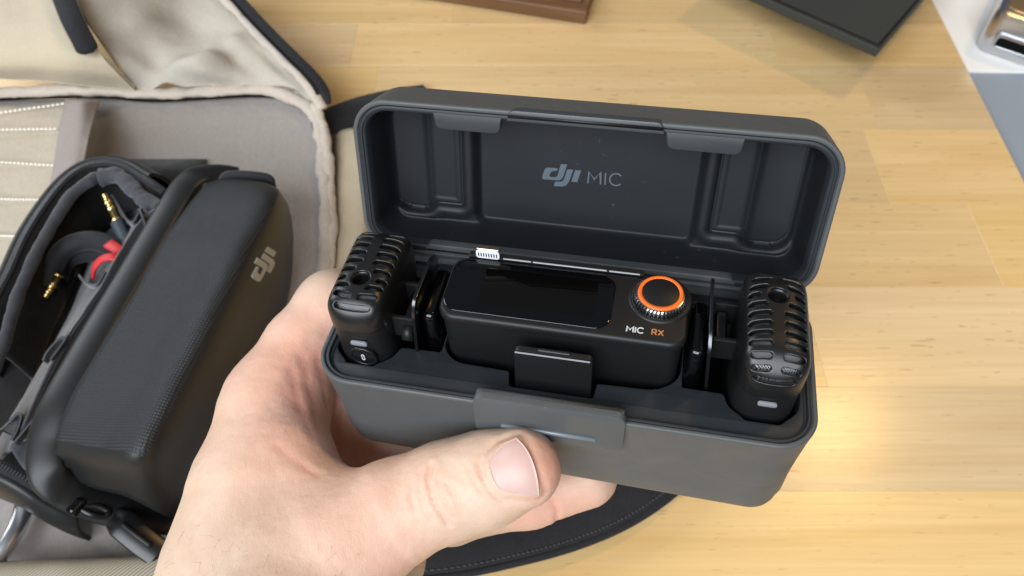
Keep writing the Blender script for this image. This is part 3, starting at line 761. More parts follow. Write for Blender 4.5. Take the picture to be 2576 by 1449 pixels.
part('zipper_teeth', join(teeth), 'black2', kind='stuff', smooth=False)
G = grid_patch(rows3([
    [(-90, 190, 27), (80, 203, 27), (200, 216, 28), (340, 229, 26)],
    [(-90, 160, 42), (80, 163, 45), (190, 172, 46), (292, 180, 42)],
    [(-90, 80, 52), (60, 84, 54), (150, 96, 56), (240, 112, 53)],
    [(-90, -50, 56), (40, -50, 58), (110, -50, 60), (180, -50, 60)]]), 12, 12)
part('flap_shell', sheet(G, 2.5, 1.0, .03, 4), 'tan', label='smooth tan outer fabric of the folded flap')
fs = path3([(140, -60, 66), (158, -10, 65), (182, 50, 63), (210, 104, 59), (224, 134, 56)], 8); nfs = len(fs)
part('flap_strap', tube(fs, 1, prof=[(-5.2, -.6), (-4.6, -1.3), (4.6, -1.3), (5.2, -.6), (5.2, .6), (4.6, 1.3), (-4.6, 1.3), (-5.2, .6)], rr=[1 if i < nfs - 4 else [.96, .86, .68, .40][i - nfs + 4] for i in range(nfs)]), 'web')
part('seam', tube(path3([(-90, 252, 19.5), (180, 244, 20), (280, 245, 21), (335, 251, 21.5), (400, 254, 21.5), (480, 250, 21.5), (620, 242, 21.5), (700, 246, 21), (752, 268, 20), (780, 295, 20), (792, 330, 19)], 10), .75, 6), M['dark'])
G = grid_patch(rows3([
    [(-90, 268, 20), (60, 264, 22), (168, 250, 23)], [(-90, 420, 21), (60, 424, 23), (140, 420, 25)],
    [(-90, 600, 22), (40, 600, 24), (112, 600, 25)], [(-90, 800, 20), (20, 800, 22), (80, 800, 22)]]), 10, 10)
part('inner_pocket', sheet(G, 2, 1.0, .05, 6), 'pocket')
st = []
for a, b in (((-60, 298), (165, 266)), ((-60, 333), (145, 330)), ((-60, 410), (138, 422)), ((-60, 506), (110, 508)), ((-60, 597), (60, 600))):
    for k in range(19):
        t0, t1 = (k + .15) / 19, (k + .75) / 19
        p0, p1 = (at(a[0] + (b[0] - a[0]) * t, a[1] + (b[1] - a[1]) * t - 5, 25.4) for t in (t0, t1))
        st.append(tube([p0, (p0 + p1) / 2 + [0, 0, .35], p1], .55, 6))
part('stitching', join(st), mat('cream_thread', (.92, .88, .80), .7), kind='stuff')
G = grid_patch(rows3([
    [(163, 250, 25), (205, 250, 34), (252, 252, 26)], [(148, 330, 26), (190, 332, 38), (226, 338, 38)],
    [(134, 420, 26), (172, 420, 38), (207, 424, 38)], [(112, 520, 26), (150, 520, 36), (180, 520, 36)]]), 8, 8)
part('pocket_edging', sheet(G, 1.6), 'taupe')
G = grid_patch(rows3([
    [(838, 352, 6), (850, 332, 14), (885, 322, 16), (920, 335, 14), (935, 360, 6)], [(836, 420, 6), (850, 415, 16), (885, 412, 18), (925, 420, 16), (940, 425, 6)],
    [(832, 600, 6), (846, 600, 15), (880, 600, 17), (920, 600, 15), (935, 600, 6)], [(820, 800, 6), (834, 800, 14), (870, 800, 16), (905, 800, 14), (920, 800, 6)]]), 8, 8)
part('side_shell', sheet(G, 4), 'tan')
part('side_strap', ribbon(path3([(800, 318, 15), (860, 292, 14), (930, 268, 12), (1010, 250, 8), (1080, 240, 4)], 8), 19, 2.2), 'web', label='black webbing strap leaving the side of the backpack')
sp = path3([(1775, 1005, 7), (1718, 1112, 7), (1646, 1186, 7), (1548, 1252, 7), (1430, 1302, 7), (1292, 1340, 7), (1115, 1374, 7), (900, 1385, 7), (700, 1400, 7)], 10)
ss = part('shoulder_strap', ribbon(sp, 24, 5), 'web', label='padded black shoulder strap curving under the hand')
T_, S_, N_ = frames(sp); side = 1 if (S_[20] @ np.array([0, -1, 0])) > 0 else -1
v, f = tube(sp + S_ * side * 11.6 + N_ * 1.5, 1.5, 8); obj('strap_piping', me(v, f, M['web']), ss)
st = []
sf = catmull(sp[::4], 16)
T2, S2, N2 = frames(sf)
for k in range(4, len(sf) - 3, 3):
    st.append(tube([sf[k] + S2[k] * side * 9 + N2[k] * 2.5, sf[k + 1] + S2[k + 1] * side * 9 + N2[k + 1] * 2.75, sf[k + 2] + S2[k + 2] * side * 9 + N2[k + 2] * 2.5], .28, 5))
v, f = join(st); obj('stitching', me(v, f, mat('grey_thread', (.06, .06, .065), .7)), ss, kind='stuff')

#@@POUCH
# ------------------------------------------------------------------ zipped pouch
pouch = thing('zip_pouch', 'open black zipped accessory pouch with textured lid and pale logo', 'pouch', loc=(0, 0, 0))
PL = rows3([
    [(548, 452, 40), (600, 450, 42), (672, 462, 42), (716, 500, 38), (733, 545, 26)],
    [(520, 460, 60), (610, 462, 66), (694, 486, 70), (724, 545, 52), (738, 610, 26)],
    [(426, 581, 63), (525, 585, 70), (618, 620, 76), (688, 680, 54), (726, 745, 26)],
    [(336, 740, 64), (445, 745, 71), (549, 768, 77), (622, 835, 53), (668, 905, 26)],
    [(248, 880, 64), (368, 888, 71), (488, 890, 77), (560, 965, 53), (608, 1040, 26)],
    [(175, 1005, 64), (300, 1015, 70), (416, 1028, 76), (484, 1100, 52), (535, 1170, 26)],
    [(138, 1120, 61), (240, 1140, 66), (348, 1162, 71), (424, 1215, 48), (480, 1262, 26)],
    [(152, 1185, 44), (225, 1225, 46), (318, 1250, 48), (400, 1290, 38), (446, 1306, 20)]])
Gp = grid_patch(PL, 8, 8); nr = Gp.shape[0]
lidp = obj('pouch_lid', me(*sheet(Gp, 3), M['leather']), pouch); lidp.data.materials.append(M['smooth'])
for p in lidp.data.polygons:                         # smooth front corner; smooth side face too, its darker colour holding shade
    if p.index < (nr - 1) * (Gp.shape[1] - 1):
        i, j = divmod(p.index, Gp.shape[1] - 1)
        if i >= nr - 10 or i < 4 or j >= 17: p.material_index = 1
from mathutils.bvhtree import BVHTree
def bvh_of(V, F): return BVHTree.FromPolygons([tuple(x) for x in V], [tuple(q) for q in F])
bv = bvh_of(*sheet(Gp, 0))
def on_bvh(b, px, py, off=.3):
    d = Vector(ray(px, py)).normalized(); h, n, i, dd = b.ray_cast(Vector(CAMP), d)
    if h is None: return None
    if n.dot(d) > 0: n = -n
    return np.array(h + n * off)
ol = np.array([664.0, 712.0]); lx = np.array([46.0, -82.0]); ly = np.array([-48.0, -12.0])     # frame of the printed mark
for poly in DJI_L:
    q = (poly - DJI_L[0].min(0)) ; w_ = max(p[:, 0].max() for p in DJI_L) - DJI_L[0][:, 0].min(); y0 = min(p[:, 1].min() for p in DJI_L); h_ = max(p[:, 1].max() for p in DJI_L) - y0
    top = [on_bvh(bv, *(ol + lx * (a - DJI_L[0][:, 0].min()) / w_ + ly * (b - y0) / h_), .45) for a, b in ccw(poly)]
    top = np.array(top); n = len(top); cn = np.cross(top[n // 3] - top[0], top[2 * n // 3] - top[0]); cn /= np.linalg.norm(cn)
    if cn @ (CAMP - top[0]) < 0: cn = -cn
    F = [tuple(t) for t in geometry.tessellate_polygon([[Vector((a, b, 0)) for a, b in ccw(poly)]])] + [(i, (i + 1) % n, n + (i + 1) % n, n + i) for i in range(n)]
    obj('printed_logo', me(np.vstack([top, top - cn * .5]), F, mat('pale_print', (.42, .43, .40), .5), False), lidp)
rim = path3([(600, 446, 52), (545, 438, 56), (500, 440, 60), (465, 466, 61), (435, 512, 62), (392, 584, 62), (330, 690, 62), (264, 800, 62), (202, 906, 62), (142, 1016, 61), (112, 1104, 58), (118, 1190, 54), (170, 1236, 46), (240, 1268, 38), (330, 1292, 30), (440, 1306, 20), (520, 1290, 14)], 10)
part('lid_rim', tube(rim, 1, prof=[(6.0 * math.cos(t), 1.8 * math.sin(t)) for t in np.linspace(0, 2 * PI, 17)[:-1]]), 'smooth', pouch)
v, f = tube(path3([(566, 462, 55), (580, 448, 57), (630, 448, 58), (678, 456, 57), (690, 478, 54)], 8), 1, prof=[(-1, -3.5), (1, -3.5), (1, 3.5), (-1, 3.5)]); obj('pull_loop', me(v, f, M['web']), pouch)
zp = path3([(-60, 860, 48), (-12, 750, 50), (21, 687, 51), (70, 581, 52), (141, 478, 52), (197, 428, 52), (250, 411, 52), (303, 416, 52), (353, 443, 52), (392, 468, 52), (412, 482, 51)], 10)
cen = at(200, 800, 30)
T_, S_, N_ = frames(zp); sd = np.array([1 if s @ (p - cen) > 0 else -1 for s, p in zip(S_, zp)]); So = S_ * sd[:, None]
G = np.stack([zp + So * 1.2 + [0, 0, .5], zp + So * 4.5, zp + So * 9 + [0, 0, -9], zp + So * 9.5 + [0, 0, -24], zp + So * 8 + [0, 0, -36]], 0)[:, :-17]
G = np.array([catmull(G[:, j], 5) for j in range(G.shape[1])]).transpose(1, 0, 2)
part('pouch_wall', sheet(G, 1.5), 'smooth', pouch)
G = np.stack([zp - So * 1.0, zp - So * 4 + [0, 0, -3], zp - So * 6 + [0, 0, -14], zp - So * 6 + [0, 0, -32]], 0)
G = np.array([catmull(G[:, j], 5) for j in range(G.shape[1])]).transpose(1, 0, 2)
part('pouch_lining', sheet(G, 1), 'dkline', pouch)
def teeth_on(P, par, off=.6, step=1.15, So=None):
    L = np.concatenate([[0], np.cumsum(np.linalg.norm(np.diff(P, axis=0), axis=1))]); t = np.arange(0, L[-1], step)
    Q = np.stack([np.interp(t, L, P[:, i]) for i in range(3)], 1); T, S, N = frames(Q); out = []
    for q, a, b, c in zip(Q, T, S, N):
        v, f = box(-.32, .32, -.8, .8, -.35, .5); out.append((q + v @ np.stack([a, b, c]) + c * off, f))
    v, f = join(out); return obj('zipper_teeth', me(v, f, mat('zip_teeth', (.05, .05, .055), .3), False), par, kind='stuff')
part('zipper_tape', ribbon(zp, 3.4, 1.2), 'web', pouch); teeth_on(zp, pouch)
zb = path3([(-60, 1150, 46), (0, 1172, 46), (55, 1200, 44), (100, 1228, 40), (150, 1256, 34), (210, 1280, 27)], 10)
T_, S_, N_ = frames(zb); s0 = 1 if S_[10] @ (zb[10] - cen) > 0 else -1
G = np.stack([zb + S_ * s0 * 1, zb + S_ * s0 * 4.5 + [0, 0, -.5], zb + S_ * s0 * 8 + [0, 0, -9], zb + S_ * s0 * 7 + [0, 0, -28]], 0)
G = np.array([catmull(G[:, j], 5) for j in range(G.shape[1])]).transpose(1, 0, 2); part('pouch_wall', sheet(G, 1.5), 'smooth', pouch)
part('zipper_tape', ribbon(zb, 4.0, 1.2), 'web', pouch); teeth_on(zb, pouch)
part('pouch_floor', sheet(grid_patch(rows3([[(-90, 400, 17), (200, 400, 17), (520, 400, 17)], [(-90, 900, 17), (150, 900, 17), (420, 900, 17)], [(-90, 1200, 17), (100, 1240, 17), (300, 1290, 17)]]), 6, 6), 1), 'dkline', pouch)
part('lining_roll', roll([(-30, 960, 48), (10, 860, 49), (36, 770, 50), (62, 701, 50.5), (92, 637, 51), (134, 560, 51), (180, 492, 51), (226, 455, 51), (246, 444, 50)], 2.5, 3, amp=.25, flat=1.0, m=20), 'dgrey', pouch)
part('lining_roll', roll([(256, 446, 50), (292, 440, 51), (322, 460, 51), (348, 488, 51), (374, 508, 51), (404, 524, 51)], 3.6, 4, amp=.35, flat=1.0, m=20), 'dgrey', pouch)
G = grid_patch(rows3([
    [(405, 515, 54), (330, 530, 40), (262, 590, 24)], [(353, 556, 55), (285, 600, 40), (222, 660, 22)], [(312, 620, 55), (240, 680, 40), (190, 740, 22)],
    [(272, 690, 55), (205, 760, 40), (160, 820, 22)], [(222, 770, 55), (150, 850, 40), (110, 900, 22)], [(176, 842, 55), (105, 920, 40), (70, 980, 22)],
    [(120, 945, 54), (60, 1010, 40), (20, 1060, 22)], [(68, 1061, 52), (20, 1100, 38), (-20, 1130, 22)], [(26, 1128, 48), (0, 1150, 36), (-40, 1180, 22)]]), 8, 8)
part('divider', sheet(G, 1.2, 1.6, .07, 8), 'dgrey', pouch)
G = grid_patch(rows3([
    [(402, 518, 54), (425, 515, 56), (445, 505, 57)], [(353, 556, 55.5), (372, 572, 53), (395, 570, 58)], [(272, 690, 55.5), (300, 705, 51), (320, 700, 58)],
    [(176, 842, 55.5), (205, 850, 51), (225, 850, 58)], [(120, 945, 54.5), (145, 950, 50), (165, 955, 57)], [(68, 1061, 52.5), (95, 1070, 48), (115, 1060, 54)], [(26, 1128, 48.5), (60, 1180, 46), (110, 1200, 50)]]), 8, 8)
part('divider_shelf', sheet(G, 1.0, 1.0, .08, 9), 'dgrey', pouch)
for k, P in enumerate([[(282, 489, 50), (296, 512, 51), (312, 540, 52), (330, 556, 54), (342, 540, 55), (352, 522, 55)], [(352, 524, 56), (362, 552, 57), (371, 580, 57), (378, 560, 58), (386, 545, 58)],
                        [(200, 690, 44), (212, 705, 48), (240, 712, 52), (262, 680, 55)], [(105, 905, 50), (118, 880, 53), (150, 848, 56), (166, 850, 57), (150, 875, 57), (128, 905, 57)],
                        [(0, 1078, 46), (25, 1055, 50), (45, 1036, 52), (54, 1046, 53), (45, 1080, 53), (30, 1108, 52)], [(32, 1112, 52), (60, 1078, 54), (86, 1050, 55), (100, 1060, 55), (95, 1085, 54), (60, 1112, 53)]]):
    c = path3(P, 6); lo = c - [0, 0, 14] + np.array([-3, 2, 0]); G = np.stack([c, (c + lo) / 2 + [1, 0, 0], lo], 0)
    part('pocket_fold', sheet(G, .8), 'dgrey', pouch)
# zip pull at the bottom
zpull = part('zip_pull', tube(path3([(262, 1286, 32), (288, 1300, 33), (316, 1326, 33), (360, 1362, 31), (406, 1396, 28)], 6), 1, prof=[(-4.8, -1.8), (-4.2, -2.4), (4.2, -2.4), (4.8, -1.8), (4.8, 1.8), (4.2, 2.4), (-4.2, 2.4), (-4.8, 1.8)], rr=[min(1, .35 + .06 * i) for i in range(25)]), 'black', pouch)
v, f = tube(path3([(308, 1318, 36.0), (340, 1344, 35.5), (380, 1374, 33.5)], 6), 1.0, 8); obj('pull_ridge', me(v, f, M['black2']), zpull)
v, f = tube(path3([(200, 1278, 41), (232, 1294, 39), (262, 1298, 36), (272, 1286, 36), (238, 1272, 39), (200, 1278, 41)], 6), 1.3, 8); obj('pull_ring', me(v, f, M['black']), pouch)
c = at(180, 1266, 42); v, f = box(-4.5, 4.5, -3, 3, -2.5, 2.5); a_ = math.radians(-28); v = v @ np.array([[math.cos(a_), math.sin(a_), 0], [-math.sin(a_), math.cos(a_), 0], [0, 0, 1]]) + c
o = obj('zip_slider', me(v, f, M['gloss'], False), pouch); bevel(o, 1.2, 3)

# cables inside the pouch
cab = thing('audio_cable', 'black cable with bare gold jack pointing up beside the divider', 'cable', loc=(0, 0, 0))
g0, g1, g2 = at(262, 488, 52), at(296, 558, 50), at(322, 612, 46)
d = (g1 - g0) / np.linalg.norm(g1 - g0); L_ = np.linalg.norm(g1 - g0)
prj = [(0, .5), (.04, 1.2), (.10, 1.5), (.17, 1.1), (.2, 1.55), (.38, 1.75), (.385, 1.5), (.41, 1.5), (.415, 1.75), (.6, 1.75), (.605, 1.5), (.63, 1.5), (.635, 1.75), (.93, 1.75), (.94, 2.3), (1, 2.3)]
Pj = np.array([g0 + (g1 - g0) * t for t, _ in prj]); part('jack_plug', tube(Pj, 1, 14, rr=[r for _, r in prj]), 'gold', cab)
part('plug_body', tube(catmull([g1, (g1 + g2) / 2, g2], 5), 3.0, 12), mat('blue_grey_rubber', (.03, .045, .06), .5), cab)
cb2 = thing('coiled_cable', 'thick black braided cable fastened with a red tie inside the pouch', 'cable', loc=(0, 0, 0))
part('braided_sheath', tube(path3([(120, 720, 34), (135, 670, 38), (165, 625, 42), (215, 606, 44), (262, 612, 46), (300, 635, 46), (320, 660, 40)], 8), 4.2, 14), 'web', cb2)
part('braided_sheath', tube(path3([(150, 700, 30), (170, 655, 34), (210, 640, 36), (262, 640, 38), (300, 660, 38)], 8), 3.6, 14), 'web', cb2)
red = mat('red_rubber', (.55, .028, .032), .5)
part('cable_tie', ribbon(path3([(272, 612, 51), (288, 622, 52), (302, 632, 52), (312, 636, 51)], 6), 4.6, 1.2), red, cb2)
part('cable_tie', ribbon(path3([(234, 695, 46), (238, 672, 51), (256, 652, 54), (280, 646, 55), (300, 652, 54)], 8), 3.6, 1.3), red, cb2)
g0, g1 = at(112, 750, 34), at(148, 690, 38)
Pj = np.array([g0 + (g1 - g0) * t for t, _ in prj]); part('jack_plug', tube(Pj, 1, 14, rr=[r for _, r in prj]), 'gold', cb2)

# ------------------------------------------------------------------ cloth and metal tube at the lower left
def twill(K):
    wv = K.wave((.55, .55, .55), (0, 0, .72)); c = K.ramp(wv, [(.3, (.25, .22, .16)), (.7, (.48, .44, .35))]); K.link(c, K.b.inputs['Base Color']); K.bump(wv, .12)
G = grid_patch(rows3([
    [(-90, 1414, 19), (80, 1409, 20), (171, 1405, 21), (299, 1400, 21), (400, 1388, 20), (520, 1375, 16)],
    [(-90, 1432, 29), (80, 1428, 30), (171, 1424, 31), (299, 1416, 30), (420, 1402, 29), (520, 1390, 26)],
    [(-90, 1530, 32), (80, 1530, 33), (171, 1530, 34), (299, 1520, 33), (420, 1500, 32), (520, 1480, 30)],
    [(-90, 1700, 30), (80, 1700, 30), (171, 1700, 30), (299, 1700, 30), (420, 1680, 30), (520, 1660, 28)]]), 8, 8)
tw = obj('twill_cloth', me(*sheet(G, 3, .8, .04, 2), mat('khaki_twill', rough=.85, build=twill)))
tag(tw, 'khaki twill cloth with diagonal ribs at the lower left corner', 'cloth')
c_ = path3([(66, 1215, 21), (62, 1260, 21), (48, 1310, 21), (22, 1362, 21), (-25, 1430, 20)], 8)
mp_ = obj('metal_tube', me(*tube(c_, 3.4, 18), mat('brushed_metal', (.72, .74, .76), .28, 1))); tag(mp_, 'bright bent metal tube beside the lower edge of the pouch', 'tube')

# ------------------------------------------------------------------ things at the back of the desk
a, b = at(1473, 63, 0), at(1060, -2, 0); e1 = (b - a) / np.linalg.norm(b - a); e2 = np.array([-e1[1], e1[0], 0]); e2 = e2 if e2[1] > 0 else -e2
BM = np.eye(4); BM[:3, 0] = -e1; BM[:3, 1] = e2; BM[:3, 3] = a
if np.linalg.det(BM[:3, :3]) < 0: BM[:3, 0] *= -1
wb = thing('walnut_stand', 'brown walnut block standing at the back of the desk above the case', 'wooden block', BM)
s_ = 1 if BM[:3, 0] @ (b - a) > 0 else -1
v, f = box(0, 190, 0, 95, 0, 9); v[:, 0] *= s_; o = obj('block', me(v, f if s_ > 0 else [q[::-1] for q in f], M['walnut'], False), wb); bevel(o, 1.0, 3)
v, f = box(5, 180, 8, 88, 9, 11); v[:, 0] *= s_; o = obj('top_tray', me(v, f if s_ > 0 else [q[::-1] for q in f], M['walnut'], False), wb); bevel(o, .8, 2)
a = at(2212, 123, 30); b = at(1928, -3, 30); c = at(2292, -3, 30)
u1 = (b - a) / np.linalg.norm(b - a); u2 = (c - a); u2 -= u1 * (u2 @ u1); u2 /= np.linalg.norm(u2)
KM = np.eye(4); KM[:3, 0] = u1; KM[:3, 1] = u2; KM[:3, 3] = [a[0], a[1], 0]
if np.linalg.det(KM[:3, :3]) < 0: KM[:3, 0] = u2; KM[:3, 1] = u1
kb = thing('black_box', 'square black box with raised rim at the far right of the desk', 'box', KM)
v, f = box(0, 110, 0, 110, 24, 30); o = obj('top_plate', me(v, f, mat('charcoal_coat', (.030, .034, .032), .55), False), kb); bevel(o, .8, 2)
v, f = box(1.6, 108, 1.6, 108, 30, 30.5); v2, f2 = plate(np.array([(0.4, .4), (109.6, .4), (109.6, 109.6), (.4, 109.6)]), [np.array([(2.2, 2.2), (107.8, 2.2), (107.8, 107.8), (2.2, 107.8)])], 31, 30, .3)
obj('raised_rim', me(v2, f2, M['black'], False), kb)
v, f = box(50, 90, 50, 90, 0, 24); obj('base', me(v, f, M['black2'], False), kb)  # hidden foot, added to lift the plate so it casts a wider shadow
# side table with paper and a silver device
v, f = box(XE + 1.5, 900, -300, 1100, -30, -4)
sdt = obj('side_table', me(v, f, mat('grey_blue_top', (.27, .31, .36), .55), False)); tag(sdt, 'plain grey blue table top butted against the right edge of the desk', 'table')
pc = [at(2380, 182, -4), at(2900, 190, -4), at(3100, -300, -4), at(2200, -300, -4)]
v, f = plate(np.array([p[:2] + np.array([2, 0]) for p in pc]), [], -2.4, -4.0, .2)
tag(obj('paper_sheet', me(v, f, mat('white_paper', (.80, .78, .74), .8))), 'white paper sheet lying on the grey table at the top right', 'paper')
a = at(2446, 126, -2.4); b = at(2580, 172, -2.4); u1 = (b - a); u1[2] = 0; u1 /= np.linalg.norm(u1); u2 = np.array([-u1[1], u1[0], 0])
SM = np.eye(4); SM[:3, 0] = u1; SM[:3, 1] = u2; SM[:3, 3] = a
sv = thing('silver_device', 'silver metal device with a long front slot on the white paper', 'device', SM)
SD = sweep_rr(55, 40, 7, [(3, 0), (.8, 1.2), (0, 4), (0, 24), (.8, 27), (3, 28)], 8, cap0=True, cap1=True, cx=55, cy=40)
al_ = mat('brushed_aluminium', (.56, .57, .60), .28, 1)
o = obj('body', me(SD[0], SD[1], al_), sv); sharp(o, 40)
v, f = plate(rrect(42, 5.6, 2.5, 6), [rrect(40, 3.0, 1.8, 6)], 1.2, -.5, .4); FM = np.eye(4); FM[:3, 1] = (0, 0, 1); FM[:3, 2] = (0, -1, 0); FM[:3, 3] = (49, 0, 11)
o = obj('front_bezel', me(v, f, al_), sv, FM)
v, f = box(9, 89, -.25, .3, 8.0, 14.0); obj('slot', me(v, f, M['dark'], False), sv)
v, f = plate(rrect(50, 35, 5, 6, 55, 40), [], 28.8, 27.9, .4); obj('top_plate', me(v, f, mat('top_reflection', (.50, .33, .16), .3, .8)), sv)  # orange tone paints a wood coloured reflection onto the metal top

#@@HAND
# ------------------------------------------------------------------ hand
CI = np.linalg.inv(CASE)
def pc_(px, py, y):               # photo point to world on a plane parallel to the case front
    d = CI[:3, :3] @ ray(px, py); o = (CI @ np.append(CAMP, 1))[:3]; s = (y - o[1]) / d[1]; return CAMP + ray(px, py) * s
Tt, T1, T2, T3 = pc_(1310, 1178, -26.9), pc_(1222, 1204, -28.4), dep(1118, 1236, 162.5), dep(985, 1293, 163.5)
T4 = dep(860, 1372, 163); T5 = dep(740, 1490, 163); T6 = dep(700, 1640, 155)
I0, I1, I2, I3, I4 = dep(698, 1010, 186), dep(762, 878, 192), dep(838, 772, 196), dep(935, 745, 208), dep(1130, 800, 214)
W0, W1, W2 = dep(662, 1240, 174), dep(655, 1450, 168), dep(650, 1700, 160)
M0, M1, M2, M3, M4_ = dep(850, 1110, 212), dep(965, 1222, 207), dep(1130, 1276, 199), dep(1330, 1240, 193), dep(1475, 1200, 191)
N1, N2, N3 = dep(985, 1120, 204), dep(1120, 1180, 200), dep(1300, 1190, 200)
F0, F1, F2 = dep(660, 1060, 180), dep(738, 1150, 172), dep(825, 1250, 166)
R0, R1, R2 = dep(850, 1330, 214), dep(985, 1405, 204), dep(960, 1520, 200)
P0_, P1_ = dep(800, 1250, 205), dep(700, 1600, 185)
def chain(P, pts, k):
    d = None
    for (a, ra), (b, rb) in zip(pts[:-1], pts[1:]):
        c = sd_cap(P, a, b, ra, rb); d = c if d is None else smin(d, c, k)
    return d
def hand_sdf(P):
    th = chain(P, [(Tt, 8.4), (T1, 9.4), (T2, 9.9), (T3, 10.9), (T4, 13.4), (T5, 17.5), (T6, 22)], 4)
    ix = chain(P, [(I4, 7.8), (I3, 8.6), (I2, 9.2), (I1, 9.8), (I0, 12)], 3)
    wr = chain(P, [(I0, 12), (W0, 15.5), (W1, 20.5), (W2, 25)], 6)
    md = chain(P, [(M4_, 7.8), (M3, 8.4), (M2, 9.2), (M1, 10.5), (M0, 11.5)], 3)
    nf = chain(P, [(N3, 8), (N2, 8.6), (N1, 9.4), (M0, 11)], 3); md = smin(md, nf, 1.5)
    nb = chain(P, [(dep(815, 925, 200), 9), (dep(868, 1010, 203), 10), (M0, 11)], 3); md = smin(md, nb, 4)
    fo = chain(P, [(F0, 6), (F1, 5.5), (F2, 5)], 4)
    rg = chain(P, [(R0, 10), (R1, 8.5), (R2, 9.2)], 3)
    pm = chain(P, [(M0, 12), (P0_, 13), (P1_, 20)], 6)
    A_ = smin(smin(wr, ix, 5), smin(th, fo, 7), 9); d = smin(A_, smin(md, pm, 5), 3.5); d = smin(d, rg, 3)
    return d
def trace(px, py, off=0, f=None):
    f = f or hand_sdf; d = ray(px, py); d = d / np.linalg.norm(d); t = 90.0
    for _ in range(80):
        s = f((CAMP + d * t)[None])[0]
        if s < .01 or t > 320: break
        t += s * .8
    return CAMP + d * (t - off)
Vh, Fh = surfnet(hand_sdf, (-110, 0, 60), (50, 150, 165), .62)
nrm = np.stack([hand_sdf(Vh + np.eye(3)[i] * .3) - hand_sdf(Vh - np.eye(3)[i] * .3) for i in range(3)], 1); nrm /= np.linalg.norm(nrm, axis=1)[:, None] + 1e-9
def dist_path(V, P):
    d = np.full(len(V), 1e3)
    for a, b in zip(P[:-1], P[1:]):
        ab = b - a; t = np.clip((V - a) @ ab / (ab @ ab + 1e-9), 0, 1); d = np.minimum(d, np.linalg.norm(V - a - t[:, None] * ab, axis=1))
    return d
disp = np.zeros(len(Vh)); blush = np.zeros(len(Vh))
CREASES = [  # photo points, width mm, depth mm (positive = groove)
    ([(1083, 1172), (1078, 1200), (1086, 1245), (1108, 1290), (1128, 1318)], .6, .6), ([(1100, 1205), (1106, 1240), (1124, 1275), (1142, 1298)], .55, .35),
    ([(1058, 1190), (1054, 1230), (1070, 1280), (1085, 1305)], .6, .25), ([(1120, 1215), (1140, 1240), (1155, 1275), (1158, 1300)], .55, .28),
    ([(1036, 1215), (1034, 1250), (1044, 1280)], .6, .25), ([(1392, 1262), (1402, 1285), (1400, 1312)], .6, .35), ([(1180, 1180), (1195, 1215), (1215, 1245)], .5, .22), ([(1195, 1165), (1212, 1200)], .5, .2),
    ([(700, 1120), (745, 1160), (800, 1195)], .8, .18),
    ([(715, 985), (750, 1030), (785, 1090)], 1.0, .1),
    ([(760, 900), (775, 960), (790, 1020), (800, 1080)], 1.1, .12), ([(800, 900), (812, 960), (825, 1030)], 1.0, .12), ([(735, 930), (742, 980), (760, 1030)], 1.0, .15),
    ([(845, 1000), (842, 1060), (850, 1120)], 1.2, .35)]
for pts, wd, dp in CREASES:
    Q = np.array([trace(*p) for p in catmull(np.array(pts, float), 4)]); d = dist_path(Vh, Q); disp -= dp * np.exp(-(d / wd) ** 2); disp += .22 * dp * np.exp(-((d - 2.4 * wd) / (1.3 * wd)) ** 2)
    blush += .25 * np.exp(-(d / (wd * 1.6)) ** 2)
bulge = trace(1138, 1262); disp += .25 * np.exp(-(np.linalg.norm(Vh - bulge, axis=1) / 4.0) ** 2)
disp += .18 * vnoise(Vh * .22, 3, 3) + .05 * vnoise(Vh * 1.1, 5, 2)
for (px, py), r, s in (((1370, 1180), 9, .8), ((1330, 1290), 8, .35), ((880, 1345), 14, .30), ((800, 1010), 22, .45), ((860, 1140), 14, .4), ((760, 880), 14, .4), ((1440, 1290), 16, .5), ((1010, 1180), 12, .15), ((720, 1120), 14, .25), ((1040, 1420), 10, .35)):
    c = trace(px, py); blush += s * np.exp(-(np.linalg.norm(Vh - c, axis=1) / r) ** 2)
NAIL = [[(1242, 1138), (1229, 1160), (1236, 1192), (1250, 1222), (1272, 1242)], [(1268, 1116), (1279, 1146), (1289, 1184), (1300, 1218), (1316, 1246)], [(1299, 1103), (1322, 1130), (1339, 1165), (1350, 1206), (1355, 1247)]]
Gn = np.array([catmull(np.array(r, float), 8) for r in NAIL]); Gn = np.array([catmull(Gn[:, j], 10) for j in range(Gn.shape[1])]).transpose(1, 0, 2)
H3 = np.array([[trace(*q) for q in r] for r in Gn])
# nail bed: skin fold round the nail stands slightly proud, bed slightly sunk
edge = np.vstack([H3[0], H3[:, -1], H3[::-1, 0]]); de = dist_path(Vh, edge)
dn = np.min(np.linalg.norm(Vh[:, None, :] - H3[::3, ::4].reshape(-1, 3)[None], axis=2), axis=1) if len(Vh) < 400000 else de
disp -= .55 * np.exp(-(dn / 2.0) ** 2); disp += .55 * np.exp(-((de) / .9) ** 2); disp -= .35 * np.exp(-((de - 1.8) / .8) ** 2) * (dn > 1.5)
tipp = trace(1385, 1190); 
Vh2 = Vh + nrm * disp[:, None]
hand = bpy.data.objects.new('hand', me(Vh2, Fh, None)); COL.objects.link(hand)
tag(hand, 'bare left hand holding the case with the thumb on its latch', 'hand')
at_ = hand.data.attributes.new('blush', 'FLOAT', 'POINT'); at_.data.foreach_set('value', np.clip(blush, 0, 1.2).astype(np.float32))
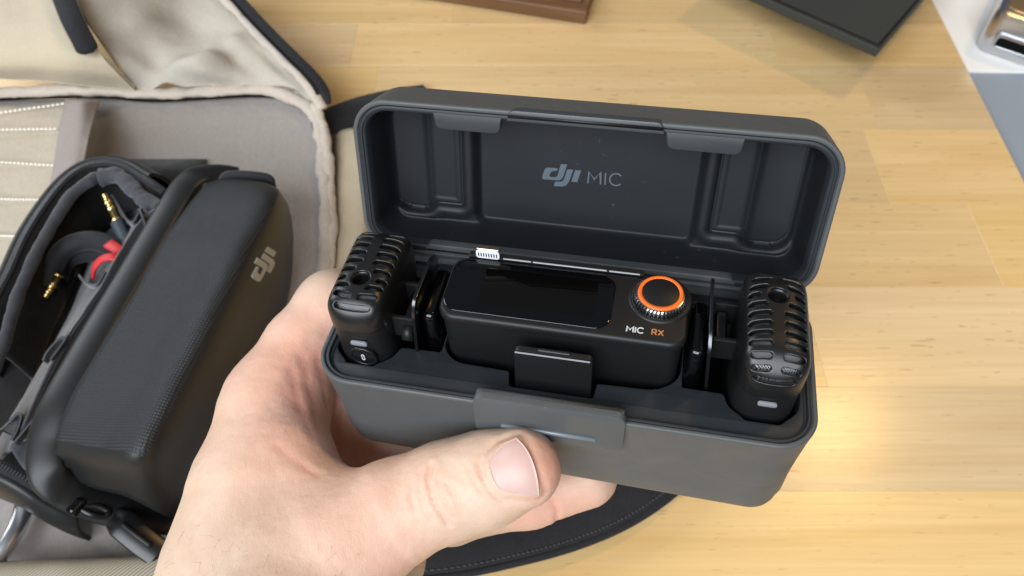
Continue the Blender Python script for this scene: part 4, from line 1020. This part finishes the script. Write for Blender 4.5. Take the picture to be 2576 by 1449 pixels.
def skin(K):
    a = K.n('ShaderNodeAttribute', attribute_name='blush')
    mot = K.ramp(K.noise(.12, 3, .4), [(.3, 0.), (.75, 1.)])
    c = K.mix(mot, (.66, .495, .37), (.61, .43, .315))
    c = K.mix(K.ramp(K.noise(.5, 2), [(.55, 0.), (.8, .18)]), c, (.58, .36, .27))
    c = K.mix(K.math('MULTIPLY', a.outputs['Fac'], .64), c, (.78, .30, .22))
    K.link(c, K.b.inputs['Base Color'])
    vo = K.n('ShaderNodeTexVoronoi', feature='DISTANCE_TO_EDGE'); vo.inputs['Scale'].default_value = 1; K.link(K.coord((1.7, 2.4, 2.0)), vo.inputs['Vector'])
    K.bump(K.ramp(vo.outputs['Distance'], [(0, 0.), (.12, 1.)]), .012); K.bump(K.noise(.45, 3), .12); K.bump(K.noise((2.6, 1.0, 1.6), 2), .04)
M['skin'] = mat('skin', rough=.5, spec=.42, sss=.22, build=skin)
hand.data.materials.append(M['skin'])
Nn = np.cross(np.gradient(H3, axis=1), np.gradient(H3, axis=0)); Nn /= np.linalg.norm(Nn, axis=-1)[..., None]
vd = CAMP - H3; sg = np.sign((Nn * vd).sum(-1)).mean(); Nn *= 1 if sg > 0 else -1
tt = np.linspace(0, 1, H3.shape[0])[:, None, None]; uu = np.linspace(-1, 1, H3.shape[1])[None, :, None]
Hn = H3 + Nn * (-.22 + .42 * tt + .30 * (1 - uu ** 2))
hs = []; rr_ = random.Random(3)
for k in range(50):
    px, py = rr_.uniform(395, 900), rr_.uniform(1300, 1445)
    if px < 395 + (1449 - py) * .42 or (px > 700 and py < 1360): continue
    p = trace(px, py); q = trace(px + 3, py); r3 = trace(px, py + 3); n_ = np.cross(q - p, r3 - p); n_ /= np.linalg.norm(n_) + 1e-9; n_ = n_ if n_ @ (CAMP - p) > 0 else -n_
    t_ = (r3 - p) / np.linalg.norm(r3 - p) * rr_.uniform(-.3, 1) + (q - p) / np.linalg.norm(q - p) * rr_.uniform(-.9, .3); L0 = rr_.uniform(2.5, 5)
    hs.append(tube(catmull([p - n_ * .3, p + n_ * .35 + t_ * L0 * .4, p + n_ * .45 + t_ * L0], 3), .035, 4, rr=list(np.linspace(.024, .010, 7))))
v, f = join(hs); obj('arm_hair', me(v, f, mat('hair', (.26, .17, .11), .5)), hand, kind='stuff')
nail = obj('thumbnail', me(*sheet(Hn, .45), mat('nail', (.64, .41, .36), .42, spec=.4, sss=.2)), hand)
e = Hn[-1] - Nn[-1] * .12
obj('nail_edge', me(*tube(e, .15, 8), mat('nail_tip', (.76, .58, .46), .5)), nail)
#@@END
